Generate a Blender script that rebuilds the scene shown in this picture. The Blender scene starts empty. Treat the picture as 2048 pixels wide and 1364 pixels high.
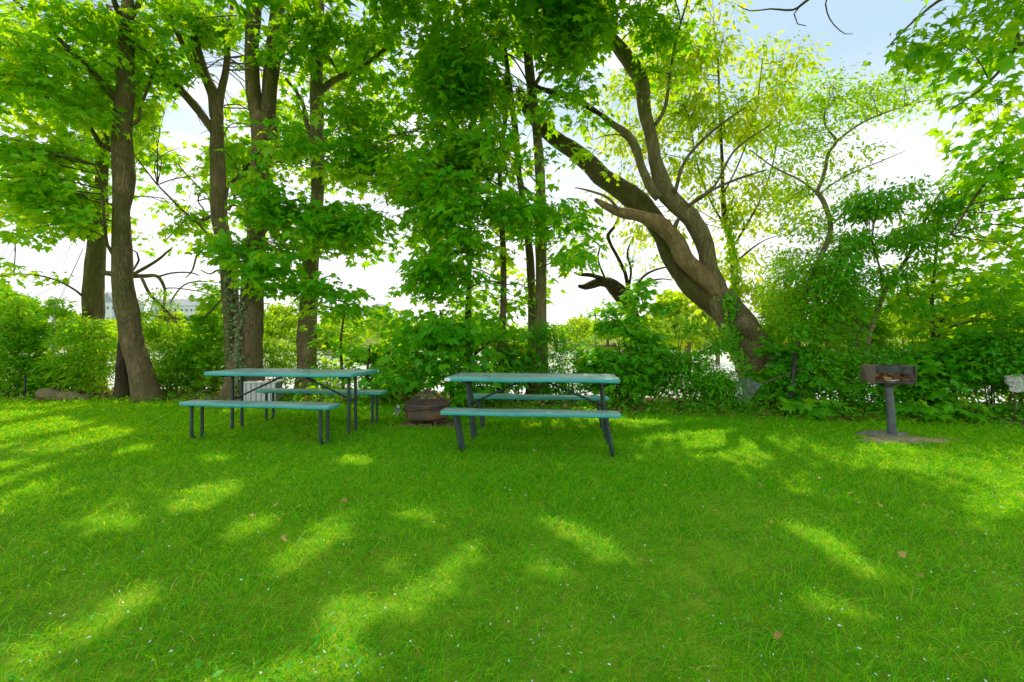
import bpy, bmesh, math, random
import numpy as np
from mathutils import Vector, Matrix, noise as mnoise

random.seed(11)
rng = np.random.default_rng(11)
scene = bpy.context.scene
COL = scene.collection
CAMH, FPX, CX, HY = 1.24, 910.0, 1024.0, 675.0
EL, AZ = math.radians(57), math.radians(-6)          # sun ahead of the viewer, a little to the left
SUN = np.array([math.sin(AZ) * math.cos(EL), math.cos(AZ) * math.cos(EL), math.sin(EL)])


def at(px, py, D):
    return np.array([(px - CX) / FPX * D, D, CAMH - (py - HY) / FPX * D])


# ------------------------------------------------------------------ scene objects
def tag(o, label=None, cat=None, group=None, kind=None):
    for k, v in (('label', label), ('category', cat), ('group', group), ('kind', kind)):
        if v:
            o[k] = v
    return o


def empty(name, loc, label, cat, group=None, rz=0.0):
    o = bpy.data.objects.new(name, None)
    o.empty_display_size = 0.2
    COL.objects.link(o)
    o.location = loc
    o.rotation_euler = (0, 0, rz)
    tag(o, label, cat, group)
    return o


def link(name, me, mat, parent=None):
    o = bpy.data.objects.new(name, me)
    COL.objects.link(o)
    if mat is not None:
        me.materials.append(mat)
    if parent is not None:
        o.parent = parent
    return o


class Geo:
    """Collects vertices and polygons, then becomes one mesh."""
    def __init__(s):
        s.v, s.f, s.t, s.n = [], [], [], 0

    def add(s, v, faces, tint=0.5):
        v = np.asarray(v, dtype=np.float64).reshape(-1, 3)
        for f in faces:
            f = np.asarray(f, dtype=np.int64)
            if len(f):
                s.f.append(f + s.n)
        s.v.append(v)
        s.t.append(np.full(len(v), tint) if np.isscalar(tint) else np.asarray(tint))
        s.n += len(v)

    def mesh(s, name, smooth=False, origin=None):
        me = bpy.data.meshes.new(name)
        if not s.v:
            return me
        v = np.concatenate(s.v)
        if origin is not None:
            v = v - np.asarray(origin)
        me.vertices.add(len(v))
        me.vertices.foreach_set('co', v.astype(np.float32).ravel())
        sizes = np.concatenate([np.full(len(f), f.shape[1]) for f in s.f])
        idx = np.concatenate([f.ravel() for f in s.f])
        me.loops.add(len(idx))
        me.loops.foreach_set('vertex_index', idx.astype(np.int32))
        me.polygons.add(len(sizes))
        st = np.concatenate([[0], np.cumsum(sizes)[:-1]])
        me.polygons.foreach_set('loop_start', st.astype(np.int32))
        me.polygons.foreach_set('use_smooth', np.full(len(sizes), smooth))
        a = me.attributes.new('tint', 'FLOAT', 'POINT')
        a.data.foreach_set('value', np.concatenate(s.t).astype(np.float32))
        me.update(calc_edges=True)
        return me


def smooth_path(P, R, step):
    """Catmull-Rom resampling of a polyline with radii."""
    P = np.asarray(P, float); R = np.asarray(R, float)
    if len(P) < 3:
        n = max(2, int(np.linalg.norm(P[-1] - P[0]) / step) + 1)
        t = np.linspace(0, 1, n)[:, None]
        return P[0] * (1 - t) + P[-1] * t, np.interp(t[:, 0], [0, 1], [R[0], R[-1]])
    op, orr = [], []
    E = np.vstack([2 * P[0] - P[1], P, 2 * P[-1] - P[-2]])
    for i in range(len(P) - 1):
        p0, p1, p2, p3 = E[i], E[i + 1], E[i + 2], E[i + 3]
        n = max(1, int(np.linalg.norm(p2 - p1) / step))
        for k in range(n):
            t = k / n
            op.append(0.5 * ((2 * p1) + (-p0 + p2) * t + (2 * p0 - 5 * p1 + 4 * p2 - p3) * t * t + (-p0 + 3 * p1 - 3 * p2 + p3) * t ** 3))
            orr.append(R[i] * (1 - t) + R[i + 1] * t)
    op.append(P[-1]); orr.append(R[-1])
    return np.array(op), np.array(orr)


def tube(g, P, R, sides=6, rough=0.0, cap=True, tint=0.5, seed=0.0, flare=None):
    P = np.asarray(P, float); R = np.asarray(R, float)
    n = len(P)
    T = np.gradient(P, axis=0)
    T /= np.linalg.norm(T, axis=1)[:, None] + 1e-9
    ref = np.array([1.0, 0, 0]) if abs(T[0][0]) < 0.8 else np.array([0, 1.0, 0])
    U = np.zeros_like(P)
    u = ref - T[0] * ref.dot(T[0])
    for i in range(n):
        u = u - T[i] * u.dot(T[i])
        u /= np.linalg.norm(u) + 1e-9
        U[i] = u
    W = np.cross(T, U)
    a = np.arange(sides) / sides * 2 * math.pi
    rad = np.repeat(R[:, None], sides, 1)
    if rough > 0:
        for i in range(n):
            for j in range(sides):
                c = P[i] + (U[i] * math.cos(a[j]) + W[i] * math.sin(a[j])) * R[i]
                q = Vector((c[0] * 2.6 + seed, c[1] * 2.6, c[2] * 1.1))
                q2 = Vector((c[0] * 9 + seed, c[1] * 9, c[2] * 3.1))
                rad[i, j] *= 1 + rough * mnoise.noise(q) * 1.5 + rough * 0.55 * mnoise.noise(q2)
    if flare is not None:
        zb, h, amt = flare
        for i in range(n):
            k = max(0.0, 1 - (P[i][2] - zb) / h)
            for j in range(sides):
                rad[i, j] *= 1 + amt * k * k * (0.75 + 0.5 * math.sin(a[j] * 4 + seed) + 0.25 * math.sin(a[j] * 7 + seed * 2))
    V = P[:, None, :] + rad[:, :, None] * (np.cos(a)[None, :, None] * U[:, None, :] + np.sin(a)[None, :, None] * W[:, None, :])
    V = V.reshape(-1, 3)
    i = np.arange(n - 1)[:, None] * sides
    j = np.arange(sides)[None, :]
    jn = (j + 1) % sides
    Q = np.stack([i + j, i + jn, i + sides + jn, i + sides + j], -1).reshape(-1, 4)
    fs = [Q]
    if cap:
        V = np.vstack([V, P[0], P[-1]])
        c0, c1 = n * sides, n * sides + 1
        jj = np.arange(sides); jj1 = (jj + 1) % sides
        fs.append(np.stack([np.full(sides, c0), jj1, jj], -1))
        b = (n - 1) * sides
        fs.append(np.stack([np.full(sides, c1), b + jj, b + jj1], -1))
    g.add(V, fs, tint)


def box(g, c, size, M=None, tint=0.5):
    x, y, z = [s / 2 for s in size]
    v = np.array([[-x, -y, -z], [x, -y, -z], [x, y, -z], [-x, y, -z], [-x, -y, z], [x, -y, z], [x, y, z], [-x, y, z]])
    if M is not None:
        v = v @ np.asarray(M).T
    f = np.array([[0, 3, 2, 1], [4, 5, 6, 7], [0, 1, 5, 4], [1, 2, 6, 5], [2, 3, 7, 6], [3, 0, 4, 7]])
    g.add(v + np.asarray(c), [f], tint)


def lathe(g, prof, c, seg=40, tint=0.5, wob=0.0):
    n = len(prof)
    a = np.arange(seg) / seg * 2 * math.pi
    r = np.array([p[0] for p in prof])[:, None]; z = np.array([p[1] for p in prof])[:, None]
    rr = r * (1 + wob * np.sin(a * 3 + 1)[None])
    V = np.stack([rr * np.cos(a), rr * np.sin(a), np.repeat(z, seg, 1)], -1).reshape(-1, 3) + np.asarray(c)
    i = np.arange(n - 1)[:, None] * seg; j = np.arange(seg)[None]; jn = (j + 1) % seg
    g.add(V, [np.stack([i + j, i + jn, i + seg + jn, i + seg + j], -1).reshape(-1, 4)], tint)


def rotz(a):
    c, s = math.cos(a), math.sin(a)
    return np.array([[c, -s, 0], [s, c, 0], [0, 0, 1]])


# ------------------------------------------------------------------ materials
def newmat(name):
    m = bpy.data.materials.new(name)
    m.use_nodes = True
    nt = m.node_tree
    nt.nodes.clear()
    out = nt.nodes.new('ShaderNodeOutputMaterial')
    return m, nt, out


def N(nt, typ, **kw):
    n = nt.nodes.new(typ)
    for k, v in kw.items():
        if k in n.inputs:
            n.inputs[k].default_value = v
        else:
            setattr(n, k, v)
    return n


def ramp(nt, fac, stops):
    r = nt.nodes.new('ShaderNodeValToRGB')
    e = r.color_ramp.elements
    while len(e) < len(stops):
        e.new(0.5)
    for k, (p, c) in enumerate(stops):
        e[k].position = p
        e[k].color = (*c, 1) if len(c) == 3 else c
    nt.links.new(fac, r.inputs[0])
    return r.outputs[0]


def mixc(nt, fac, a, b, mode='MIX'):
    m = nt.nodes.new('ShaderNodeMix')
    m.data_type = 'RGBA'
    m.blend_type = mode
    for sock, val in ((m.inputs[0], fac), (m.inputs[6], a), (m.inputs[7], b)):
        if hasattr(val, 'links') or hasattr(val, 'is_linked'):
            nt.links.new(val, sock)
        elif isinstance(val, (int, float)):
            sock.default_value = val
        else:
            sock.default_value = (*val, 1)
    return m.outputs[2]


def coord(nt, sc=(1, 1, 1)):
    t = nt.nodes.new('ShaderNodeTexCoord')
    mp = nt.nodes.new('ShaderNodeMapping')
    mp.inputs['Scale'].default_value = sc
    nt.links.new(t.outputs['Object'], mp.inputs[0])
    return mp.outputs[0]


def noise(nt, vec, scale, detail=4, rough=0.55):
    n = N(nt, 'ShaderNodeTexNoise', Scale=scale, Detail=detail, Roughness=rough)
    nt.links.new(vec, n.inputs['Vector'])
    return n.outputs[0]


def leaf_mat(name, dark, light, t_dark, t_light, trans=0.5, gloss=0.06, straw=None):
    m, nt, out = newmat(name)
    at_ = N(nt, 'ShaderNodeAttribute', attribute_name='tint')
    sa, sb = ([(0.9, light), (0.98, straw[0])], [(0.9, t_light), (0.98, straw[1])]) if straw else ([(1.0, light)], [(1.0, t_light)])
    dc = ramp(nt, at_.outputs['Fac'], [(0.0, dark)] + sa)
    tc = ramp(nt, at_.outputs['Fac'], [(0.0, t_dark)] + sb)
    d = N(nt, 'ShaderNodeBsdfDiffuse'); t = N(nt, 'ShaderNodeBsdfTranslucent')
    g = N(nt, 'ShaderNodeBsdfGlossy', Roughness=0.42, Color=(0.8, 0.9, 0.8, 1))
    nt.links.new(dc, d.inputs[0]); nt.links.new(tc, t.inputs[0])
    m1 = N(nt, 'ShaderNodeMixShader', Fac=trans)
    nt.links.new(d.outputs[0], m1.inputs[1]); nt.links.new(t.outputs[0], m1.inputs[2])
    m2 = N(nt, 'ShaderNodeMixShader', Fac=gloss)
    nt.links.new(m1.outputs[0], m2.inputs[1]); nt.links.new(g.outputs[0], m2.inputs[2])
    nt.links.new(m2.outputs[0], out.inputs[0])
    return m


def bark_mat(name, a, b, moss=(0.10, 0.12, 0.02), mossamt=0.5, scale=1.0):
    m, nt, out = newmat(name)
    vec = coord(nt, (1, 1, 0.16))
    n1 = noise(nt, vec, 26 * scale, 8, 0.7)
    vor = N(nt, 'ShaderNodeTexVoronoi', Scale=30 * scale, feature='DISTANCE_TO_EDGE')
    wv = N(nt, 'ShaderNodeVectorMath', operation='ADD')
    nn = N(nt, 'ShaderNodeTexNoise', Scale=12 * scale, Detail=4)
    nt.links.new(vec, nn.inputs['Vector'])
    sc = N(nt, 'ShaderNodeVectorMath', operation='SCALE', Scale=0.3)
    nt.links.new(nn.outputs[1], sc.inputs[0])
    nt.links.new(vec, wv.inputs[0]); nt.links.new(sc.outputs[0], wv.inputs[1])
    nt.links.new(wv.outputs[0], vor.inputs['Vector'])
    crk = ramp(nt, vor.outputs['Distance'], [(0.0, (0, 0, 0)), (0.13, (1, 1, 1))])
    c = ramp(nt, n1, [(0.3, a), (0.72, b)])
    c = mixc(nt, 0.4, c, mixc(nt, crk, (a[0] * 0.4, a[1] * 0.4, a[2] * 0.4), c))
    big = noise(nt, coord(nt, (1, 1, 0.5)), 1.8, 4)
    mf = ramp(nt, big, [(0.42, (0, 0, 0)), (0.68, (mossamt,) * 3)])
    c = mixc(nt, mf, c, moss)
    big2 = noise(nt, coord(nt, (1, 1, 0.6)), 5.5, 4)
    c = mixc(nt, ramp(nt, big2, [(0.5, (0, 0, 0)), (0.75, (0.45,) * 3)]), c, (b[0] * 1.5, b[1] * 1.45, b[2] * 1.5))
    p = N(nt, 'ShaderNodeBsdfPrincipled', Roughness=0.9)
    p.inputs['Specular IOR Level'].default_value = 0.2
    nt.links.new(c, p.inputs['Base Color'])
    h = N(nt, 'ShaderNodeMath', operation='MULTIPLY_ADD')
    nt.links.new(crk, h.inputs[0]); h.inputs[1].default_value = 0.4
    nt.links.new(n1, h.inputs[2])
    bp = N(nt, 'ShaderNodeBump', Strength=1.0, Distance=0.03)
    nt.links.new(h.outputs[0], bp.inputs['Height'])
    nt.links.new(bp.outputs[0], p.inputs['Normal'])
    nt.links.new(p.outputs[0], out.inputs[0])
    return m


def plain(name, a, b=None, rough=0.6, metal=0.0, scale=8, bump=0.0, spec=0.4, stretch=(1, 1, 1), lo=0.35, hi=0.65, detail=5):
    m, nt, out = newmat(name)
    p = N(nt, 'ShaderNodeBsdfPrincipled', Roughness=rough, Metallic=metal)
    p.inputs['Specular IOR Level'].default_value = spec
    n = noise(nt, coord(nt, stretch), scale, detail, 0.6)
    nt.links.new(ramp(nt, n, [(lo, a), (hi, b or a)]), p.inputs['Base Color'])
    if bump:
        bp = N(nt, 'ShaderNodeBump', Strength=bump, Distance=0.01)
        nt.links.new(n, bp.inputs['Height']); nt.links.new(bp.outputs[0], p.inputs['Normal'])
    nt.links.new(p.outputs[0], out.inputs[0])
    return m


M = {}
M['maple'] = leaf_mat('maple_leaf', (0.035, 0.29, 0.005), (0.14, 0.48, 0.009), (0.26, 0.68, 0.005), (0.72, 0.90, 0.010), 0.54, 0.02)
M['maple_yellow'] = leaf_mat('sunlit_maple_leaf', (0.05, 0.32, 0.006), (0.17, 0.50, 0.010), (0.34, 0.76, 0.006), (0.85, 0.92, 0.010), 0.57, 0.02)  # maple leaf made yellower: sun from behind put into its colours
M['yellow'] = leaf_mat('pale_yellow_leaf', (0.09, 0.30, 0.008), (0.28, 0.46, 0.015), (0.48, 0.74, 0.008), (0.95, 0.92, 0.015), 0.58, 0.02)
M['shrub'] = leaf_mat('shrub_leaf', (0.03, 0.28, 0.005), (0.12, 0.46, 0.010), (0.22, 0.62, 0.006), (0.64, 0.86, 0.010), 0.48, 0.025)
M['shrub_yellow'] = leaf_mat('sunlit_shrub_leaf', (0.06, 0.32, 0.006), (0.20, 0.52, 0.012), (0.36, 0.74, 0.006), (0.86, 0.95, 0.012), 0.55, 0.02)  # brighter copy of the shrub leaf, backlight put into the colours
M['ivy'] = leaf_mat('ivy_leaf', (0.06, 0.13, 0.03), (0.18, 0.26, 0.10), (0.2, 0.4, 0.03), (0.4, 0.5, 0.06), 0.3)
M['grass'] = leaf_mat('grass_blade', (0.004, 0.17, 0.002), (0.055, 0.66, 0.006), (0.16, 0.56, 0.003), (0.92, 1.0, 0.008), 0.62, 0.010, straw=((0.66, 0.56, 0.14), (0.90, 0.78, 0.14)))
M['litter'] = leaf_mat('dry_leaf', (0.10, 0.055, 0.025), (0.30, 0.19, 0.09), (0.2, 0.1, 0.03), (0.4, 0.25, 0.08), 0.25, 0.02)
M['fallen'] = leaf_mat('fallen_leaf', (0.34, 0.22, 0.06), (0.5, 0.42, 0.10), (0.4, 0.3, 0.05), (0.6, 0.5, 0.08), 0.3, 0.04)
M['petal'] = leaf_mat('petal', (0.7, 0.68, 0.74), (0.85, 0.84, 0.86), (0.6, 0.6, 0.6), (0.8, 0.8, 0.8), 0.3, 0.03)
M['bark'] = bark_mat('maple_bark', (0.13, 0.095, 0.045), (0.28, 0.215, 0.11), mossamt=0.6)
M['bark_warm'] = bark_mat('warm_bark', (0.16, 0.128, 0.06), (0.35, 0.29, 0.15), mossamt=0.35)
M['bark_moss'] = bark_mat('mossy_bark', (0.09, 0.07, 0.025), (0.19, 0.16, 0.06), moss=(0.10, 0.14, 0.015), mossamt=0.85)
M['bark_dark'] = bark_mat('dark_bark', (0.035, 0.026, 0.016), (0.10, 0.075, 0.04), mossamt=0.3)
M['bark_dead'] = bark_mat('bare_tan_bark', (0.22, 0.14, 0.06), (0.42, 0.30, 0.16), mossamt=0.15)
M['twig'] = plain('twig_bark', (0.05, 0.036, 0.02), (0.11, 0.085, 0.045), rough=0.9, scale=14)
M['twig_pale'] = plain('pale_twig_bark', (0.14, 0.11, 0.06), (0.24, 0.19, 0.12), rough=0.9, scale=14)
M['metal_dark'] = plain('dark_green_tube', (0.018, 0.035, 0.035), (0.035, 0.06, 0.058), rough=0.45, scale=20, bump=0.1)
M['black'] = plain('black_metal', (0.012, 0.012, 0.013), (0.03, 0.03, 0.03), rough=0.5, scale=18)
M['white'] = plain('white_paint', (0.70, 0.70, 0.68), (0.8, 0.8, 0.8), rough=0.5, scale=6)


def teal_mat():
    m, nt, out = newmat('teal_paint')
    p = N(nt, 'ShaderNodeBsdfPrincipled', Roughness=0.38)
    geo = N(nt, 'ShaderNodeNewGeometry')
    sep = N(nt, 'ShaderNodeSeparateXYZ'); nt.links.new(geo.outputs['Normal'], sep.inputs[0])
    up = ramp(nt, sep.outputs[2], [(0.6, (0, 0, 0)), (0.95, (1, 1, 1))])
    v = coord(nt, (1, 4, 1))
    n1 = noise(nt, v, 3.0, 6, 0.7)
    n2 = noise(nt, coord(nt), 40, 5, 0.7)
    base = ramp(nt, n1, [(0.3, (0.03, 0.28, 0.275)), (0.7, (0.065, 0.43, 0.415))])
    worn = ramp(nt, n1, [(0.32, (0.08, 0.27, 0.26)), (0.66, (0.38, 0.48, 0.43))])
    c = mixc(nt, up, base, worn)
    c = mixc(nt, ramp(nt, n2, [(0.56, (0, 0, 0)), (0.68, (0.6,) * 3)]), c, (0.02, 0.15, 0.15))
    nt.links.new(c, p.inputs['Base Color'])
    rr = N(nt, 'ShaderNodeMapRange'); rr.inputs[3].default_value = 0.28; rr.inputs[4].default_value = 0.6
    nt.links.new(n1, rr.inputs[0]); nt.links.new(rr.outputs[0], p.inputs['Roughness'])
    bp = N(nt, 'ShaderNodeBump', Strength=0.25, Distance=0.004)
    nt.links.new(n2, bp.inputs['Height']); nt.links.new(bp.outputs[0], p.inputs['Normal'])
    nt.links.new(p.outputs[0], out.inputs[0])
    return m


M['teal'] = teal_mat()
M['rust'] = plain('rusty_iron', (0.10, 0.078, 0.065), (0.28, 0.12, 0.055), rough=0.75, scale=3.2, bump=0.3, lo=0.5, hi=0.66)
M['rust_dark'] = plain('burnt_iron', (0.05, 0.045, 0.042), (0.17, 0.085, 0.05), rough=0.75, scale=9, bump=0.2)
M['rust_grey'] = plain('rusty_grey_plate', (0.075, 0.07, 0.075), (0.13, 0.085, 0.07), rough=0.7, scale=9, bump=0.2, stretch=(3, 3, 0.6))
M['soot'] = plain('sooty_iron', (0.015, 0.016, 0.018), (0.06, 0.06, 0.065), rough=0.6, scale=12)
M['post_grey'] = plain('grey_steel_tube', (0.06, 0.072, 0.085), (0.11, 0.125, 0.135), rough=0.5, scale=10, bump=0.1)
M['concrete'] = plain('old_concrete', (0.09, 0.085, 0.075), (0.20, 0.19, 0.16), rough=0.95, scale=22, bump=0.6)
M['sand'] = plain('sandy_soil', (0.22, 0.15, 0.09), (0.42, 0.33, 0.21), rough=1.0, scale=30, bump=0.7)
M['soil'] = plain('bare_soil', (0.10, 0.055, 0.03), (0.22, 0.13, 0.075), rough=1.0, scale=30, bump=0.7)
M['panel_white'] = plain('weathered_white_panel', (0.42, 0.43, 0.43), (0.58, 0.59, 0.6), rough=0.6, scale=7, stretch=(3, 3, 0.5))
M['panel_grey'] = plain('grey_panel', (0.10, 0.12, 0.10), (0.16, 0.18, 0.15), rough=0.7, scale=7)
M['lichen'] = plain('lichen_board', (0.14, 0.16, 0.14), (0.50, 0.52, 0.47), rough=0.95, scale=38, bump=0.4, lo=0.4, hi=0.6)
M['foil'] = plain('white_foil', (0.7, 0.7, 0.72), (0.85, 0.85, 0.85), rough=0.4, scale=30, bump=0.6)
M['galv'] = plain('grey_tine_steel', (0.13, 0.16, 0.15), (0.22, 0.25, 0.24), rough=0.45, scale=20)

# ------------------------------------------------------------------ sun patches on the lawn (gaps in the canopy)
PATCH = [(95, 866, 165, 34, 0), (15, 960, 50, 16, 0), (50, 828, 90, 10, 0), (215, 893, 90, 8, -5), (432, 906, 26, 7, 0), (715, 911, 24, 9, 0),
         (425, 980, 62, 16, -18), (235, 1030, 45, 12, 0), (500, 1042, 48, 18, -20), (652, 1055, 58, 24, -30), (580, 1102, 45, 18, -30),
         (878, 1137, 92, 34, -33), (250, 1192, 105, 26, -28), (705, 1200, 52, 30, 10), (625, 1312, 125, 48, -15), (55, 1310, 90, 60, -15),
         (1185, 1070, 98, 19, 24), (1095, 1120, 62, 14, 10), (1640, 1068, 80, 15, 20), (1712, 1106, 62, 14, 25), (1668, 1182, 66, 16, 15),
         (1790, 888, 80, 8, 0), (1460, 885, 70, 5, 0), (1390, 880, 30, 4, 0), (1975, 996, 40, 10, 15), (820, 1012, 30, 9, 0),
         (60, 925, 70, 10, 0), (1250, 905, 20, 5, 0), (420, 1350, 90, 26, -10)]


WINDOWS = [(-9.5, -3.6, 9.0, 10.6, 0.9, 0.42), (4.2, 11.0, 8.4, 9.9, 1.3, 0.5), (-1.5, 2.5, 8.8, 9.8, 0.8, 0.35)]   # openings that light the bushes from behind


def patch_keep(P, soft=0.15):
    """False for leaves whose shadow would fall in one of the sunny patches."""
    P = np.asarray(P)
    t = (P[:, 2] - 0.05) / SUN[2]
    gx = P[:, 0] - SUN[0] * t
    gy = P[:, 1] - SUN[1] * t
    ok = gy > 0.5
    gy2 = np.where(ok, gy, 1.0)
    px = CX + gx / gy2 * FPX
    py = HY + (CAMH - 0.05) / gy2 * FPX
    keep = np.ones(len(P), bool)
    for cx, cy, rx, ry, an in PATCH:
        a = math.radians(an)
        dx, dy = px - cx, py - cy
        dd = FPX * CAMH / (cy - HY)
        u = (dx * math.cos(a) + dy * math.sin(a)) / (rx + 0.065 * FPX / dd)
        w = (-dx * math.sin(a) + dy * math.cos(a)) / (ry + 0.065 * FPX * CAMH / dd ** 2)
        d = np.sqrt(u * u + w * w) + rng.normal(0, soft * 0.5, len(P))
        keep &= ~(ok & (d < 1.05))
    for x0, x1, y0, y1, z, pr in WINDOWS:
        t = (P[:, 2] - z) / SUN[2]
        wx, wy = P[:, 0] - SUN[0] * t, P[:, 1] - SUN[1] * t
        hit = (t > 0.6) & (wx > x0) & (wx < x1) & (wy > y0) & (wy < y1)
        if hit.any():
            c = np.sin(wx * 4.1 + 1) * np.sin(wy * 5.3 + wx) * 0.5 + 0.5
            keep &= ~(hit & (c < pr))
    return keep


# ------------------------------------------------------------------ leaves
def fan_template(outline, center, fold):
    o = np.array(outline, float)
    v = np.vstack([[center], o])
    z = -fold * np.abs(v[:, 0]) - 0.16 * v[:, 1] ** 2
    V = np.column_stack([v, z])
    n = len(o)
    F = np.array([[0, 1 + i, 1 + (i + 1) % n] for i in range(n)])
    return V, F


half = [(0.40, -0.06), (0.31, 0.14), (0.60, 0.50), (0.23, 0.47), (0.13, 0.76)]
MAPLE = fan_template([(0, 0)] + half + [(0, 1.0)] + [(-x, y) for x, y in half[::-1]], (0, 0.36), 0.25)
half2 = [(0.5, 0.2), (0.3, 0.6)]
MAPLE_LO = fan_template([(0, 0)] + half2 + [(0, 1.0)] + [(-x, y) for x, y in half2[::-1]], (0, 0.4), 0.25)
OV, OF = np.array([[0, 0, 0], [0.2, 0.3, -0.03], [0.19, 0.65, -0.08], [0, 1, -0.18], [-0.19, 0.65, -0.08], [-0.2, 0.3, -0.03]]), \
    np.array([[0, 1, 2], [0, 2, 3], [0, 3, 4], [0, 4, 5]])
OVAL = (OV, OF)
BLOB = (np.array([[0, -0.1, 0], [0.45, 0.3, -0.1], [0.3, 0.85, -0.15], [-0.2, 1.0, -0.2], [-0.45, 0.4, -0.1]]), np.array([[0, 1, 2], [0, 2, 3], [0, 3, 4]]))


def place_leaves(g, tmpl, pos, tip, nrm, size, tint):
    V, F = tmpl
    tip = tip / (np.linalg.norm(tip, axis=1)[:, None] + 1e-9)
    nrm = nrm - tip * (nrm * tip).sum(1)[:, None]
    nrm /= np.linalg.norm(nrm, axis=1)[:, None] + 1e-9
    side = np.cross(tip, nrm)
    n, k = len(pos), len(V)
    curl = rng.uniform(0.3, 1.7, n)[:, None, None]
    W = (V[None, :, 0:1] * side[:, None, :] + V[None, :, 1:2] * tip[:, None, :] + V[None, :, 2:3] * curl * nrm[:, None, :]) * size[:, None, None] + pos[:, None, :]
    idx = (np.arange(n) * k)[:, None, None] + F[None]
    g.add(W.reshape(-1, 3), [idx.reshape(-1, 3)], np.repeat(tint, k))


def fbm(P, s):
    return np.array([mnoise.noise(Vector((p[0] * s + 7.3, p[1] * s, p[2] * s * 1.5))) for p in P])


def sample_ellipsoid(c, r, n, shell=0.0):
    d = rng.normal(size=(n, 3)); d /= np.linalg.norm(d, axis=1)[:, None]
    u = rng.uniform(shell, 1, n) ** (1 / 3)
    return np.asarray(c) + d * u[:, None] * np.asarray(r)


LEAFCOUNT = 0


def grow(tree, skel, blobs, leafmat, tmpl=MAPLE, leaf=0.15, per=15, spray=0.34, twigmat=None, clump=0.0, droop=0.75,
         bigbr=12, origin=(0, 0, 0), brr=0.016, tintbias=0.0, cull=True, maxlen=3.4, flat=0.30, dens=2.1):
    """Crown: sprays of leaves on twigs on secondary branches that leave the nearest limb.
    blobs: (center, radii, cover[, leaf scale])"""
    global LEAFCOUNT
    gl, gb = Geo(), Geo()
    C, S = [], []
    for b in blobs:
        c, r, cover = b[0], b[1], b[2]
        ls = leaf * (b[3] if len(b) > 3 else 1.0)
        area = math.pi * max(r[0] * r[2], r[0] * r[1])
        n = max(2, int(area * cover * dens / (0.5 * ls * ls) / per))
        p = sample_ellipsoid(c, r, int(n * (2.2 if clump == 1 else max(1, clump))) + 2)
        if clump:
            f = fbm(p, 0.75) + 0.5 * fbm(p + 31, 1.9)
            p = p[np.argsort(-f)[:n]]
        else:
            p = p[:n]
        C.append(p); S.append(np.full(len(p), ls))
    C = np.concatenate(C); S = np.concatenate(S)
    ok = C[:, 2] > 0.12
    C, S = C[ok], S[ok]
    skel = np.asarray(skel)
    hidsk = skel[:, 2] > 1.3 + .76 * skel[:, 1]
    # secondary branches
    ns = len(C)
    seeds = C[rng.choice(ns, max(1, ns // bigbr), replace=False)]
    own = np.argmin(((C[:, None, :] - seeds[None]) ** 2).sum(-1), axis=1) if ns * len(seeds) < 4e6 else \
        np.array([np.argmin(((c - seeds) ** 2).sum(-1)) for c in C])
    for k in range(len(seeds)):
        mem = np.where(own == k)[0]
        if not len(mem):
            continue
        cen = C[mem].mean(0)
        dv = skel - cen
        cost = np.sqrt((dv ** 2).sum(1)) + np.maximum(0, dv[:, 2]) * 1.2
        if cen[2] > 1.3 + .76 * cen[1] and hidsk.any():
            cost = np.where(hidsk, cost, 1e3)
        a = skel[np.argmin(cost)]
        L = np.linalg.norm(cen - a)
        if L > maxlen:
            a = cen + (a - cen) * (maxlen / L); L = maxlen
        mid = (a + cen) / 2 + np.array([0, 0, 0.12 * L]) + rng.normal(0, 0.09 * L, 3)
        q = (a * 0.3 + mid * 0.7) + rng.normal(0, 0.03 * L, 3)
        br, rr = smooth_path([a, q, mid * 0.45 + cen * 0.55 + rng.normal(0, .04 * L, 3), cen], [brr * (0.6 + 0.25 * L), brr * .75, brr * .55, brr * .3], 0.16)
        hid = br[:, 2] > 1.3 + .76 * br[:, 1]
        if not (cull and hid.all() and not patch_keep(br, 0.05).all()):
            tube(gb, br, rr, 4, cap=False)
        for i in mem:
            c = C[i]
            s0 = br[rng.integers(len(br) // 3, len(br))]
            d = c - s0
            l = np.linalg.norm(d)
            hd = np.array([d[0], d[1], 0]); hd = hd / (np.linalg.norm(hd) + 1e-6)
            e = c + hd * spray * 0.6 - np.array([0, 0, spray * 0.22])
            m = (s0 + c) / 2 + np.array([0, 0, 0.1 * l])
            tw, tr = smooth_path([s0, m, c, e], [brr * .32, brr * .25, brr * .2, brr * .1], 0.14)
            if not cull or patch_keep(c[None])[0]:
                tube(gb, tw, tr, 3, cap=False)
            cnt = int(per * rng.uniform(0.7, 1.3))
            r = spray * np.sqrt(rng.uniform(0.02, 1, cnt)); an = rng.uniform(0, 2 * math.pi, cnt)
            off = np.column_stack([r * np.cos(an), r * np.sin(an), rng.normal(0, spray * flat * 0.5, cnt) - 0.35 * r * r / spray])
            pos = c + off + hd * spray * 0.1
            out = np.column_stack([np.cos(an), np.sin(an), np.zeros(cnt)]) + hd * 0.5
            tip = out + rng.normal(0, 0.45, (cnt, 3)) - np.array([0, 0, droop])
            nrm = np.array([0, 0, 1.0]) + rng.normal(0, 0.38, (cnt, 3)) + out * 0.45
            size = S[i] * rng.uniform(0.45, 1.25, cnt)
            tint = np.clip(0.42 + tintbias + rng.normal(0, 0.17) + rng.normal(0, 0.18, cnt), 0, 1)
            if cull:
                kp = patch_keep(pos + tip * 0.3 * size[:, None])
                if not kp.all():
                    pos, tip, nrm, size, tint = pos[kp], tip[kp], nrm[kp], size[kp], tint[kp]
            if len(pos):
                place_leaves(gl, tmpl, pos, tip, nrm, size, tint); LEAFCOUNT += len(pos)
    ob = link('branches', gb.mesh('branches', True, origin), twigmat or M['twig'], tree)
    oc = link('crown', gl.mesh('crown', False, origin), leafmat, tree)
    return oc


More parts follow.
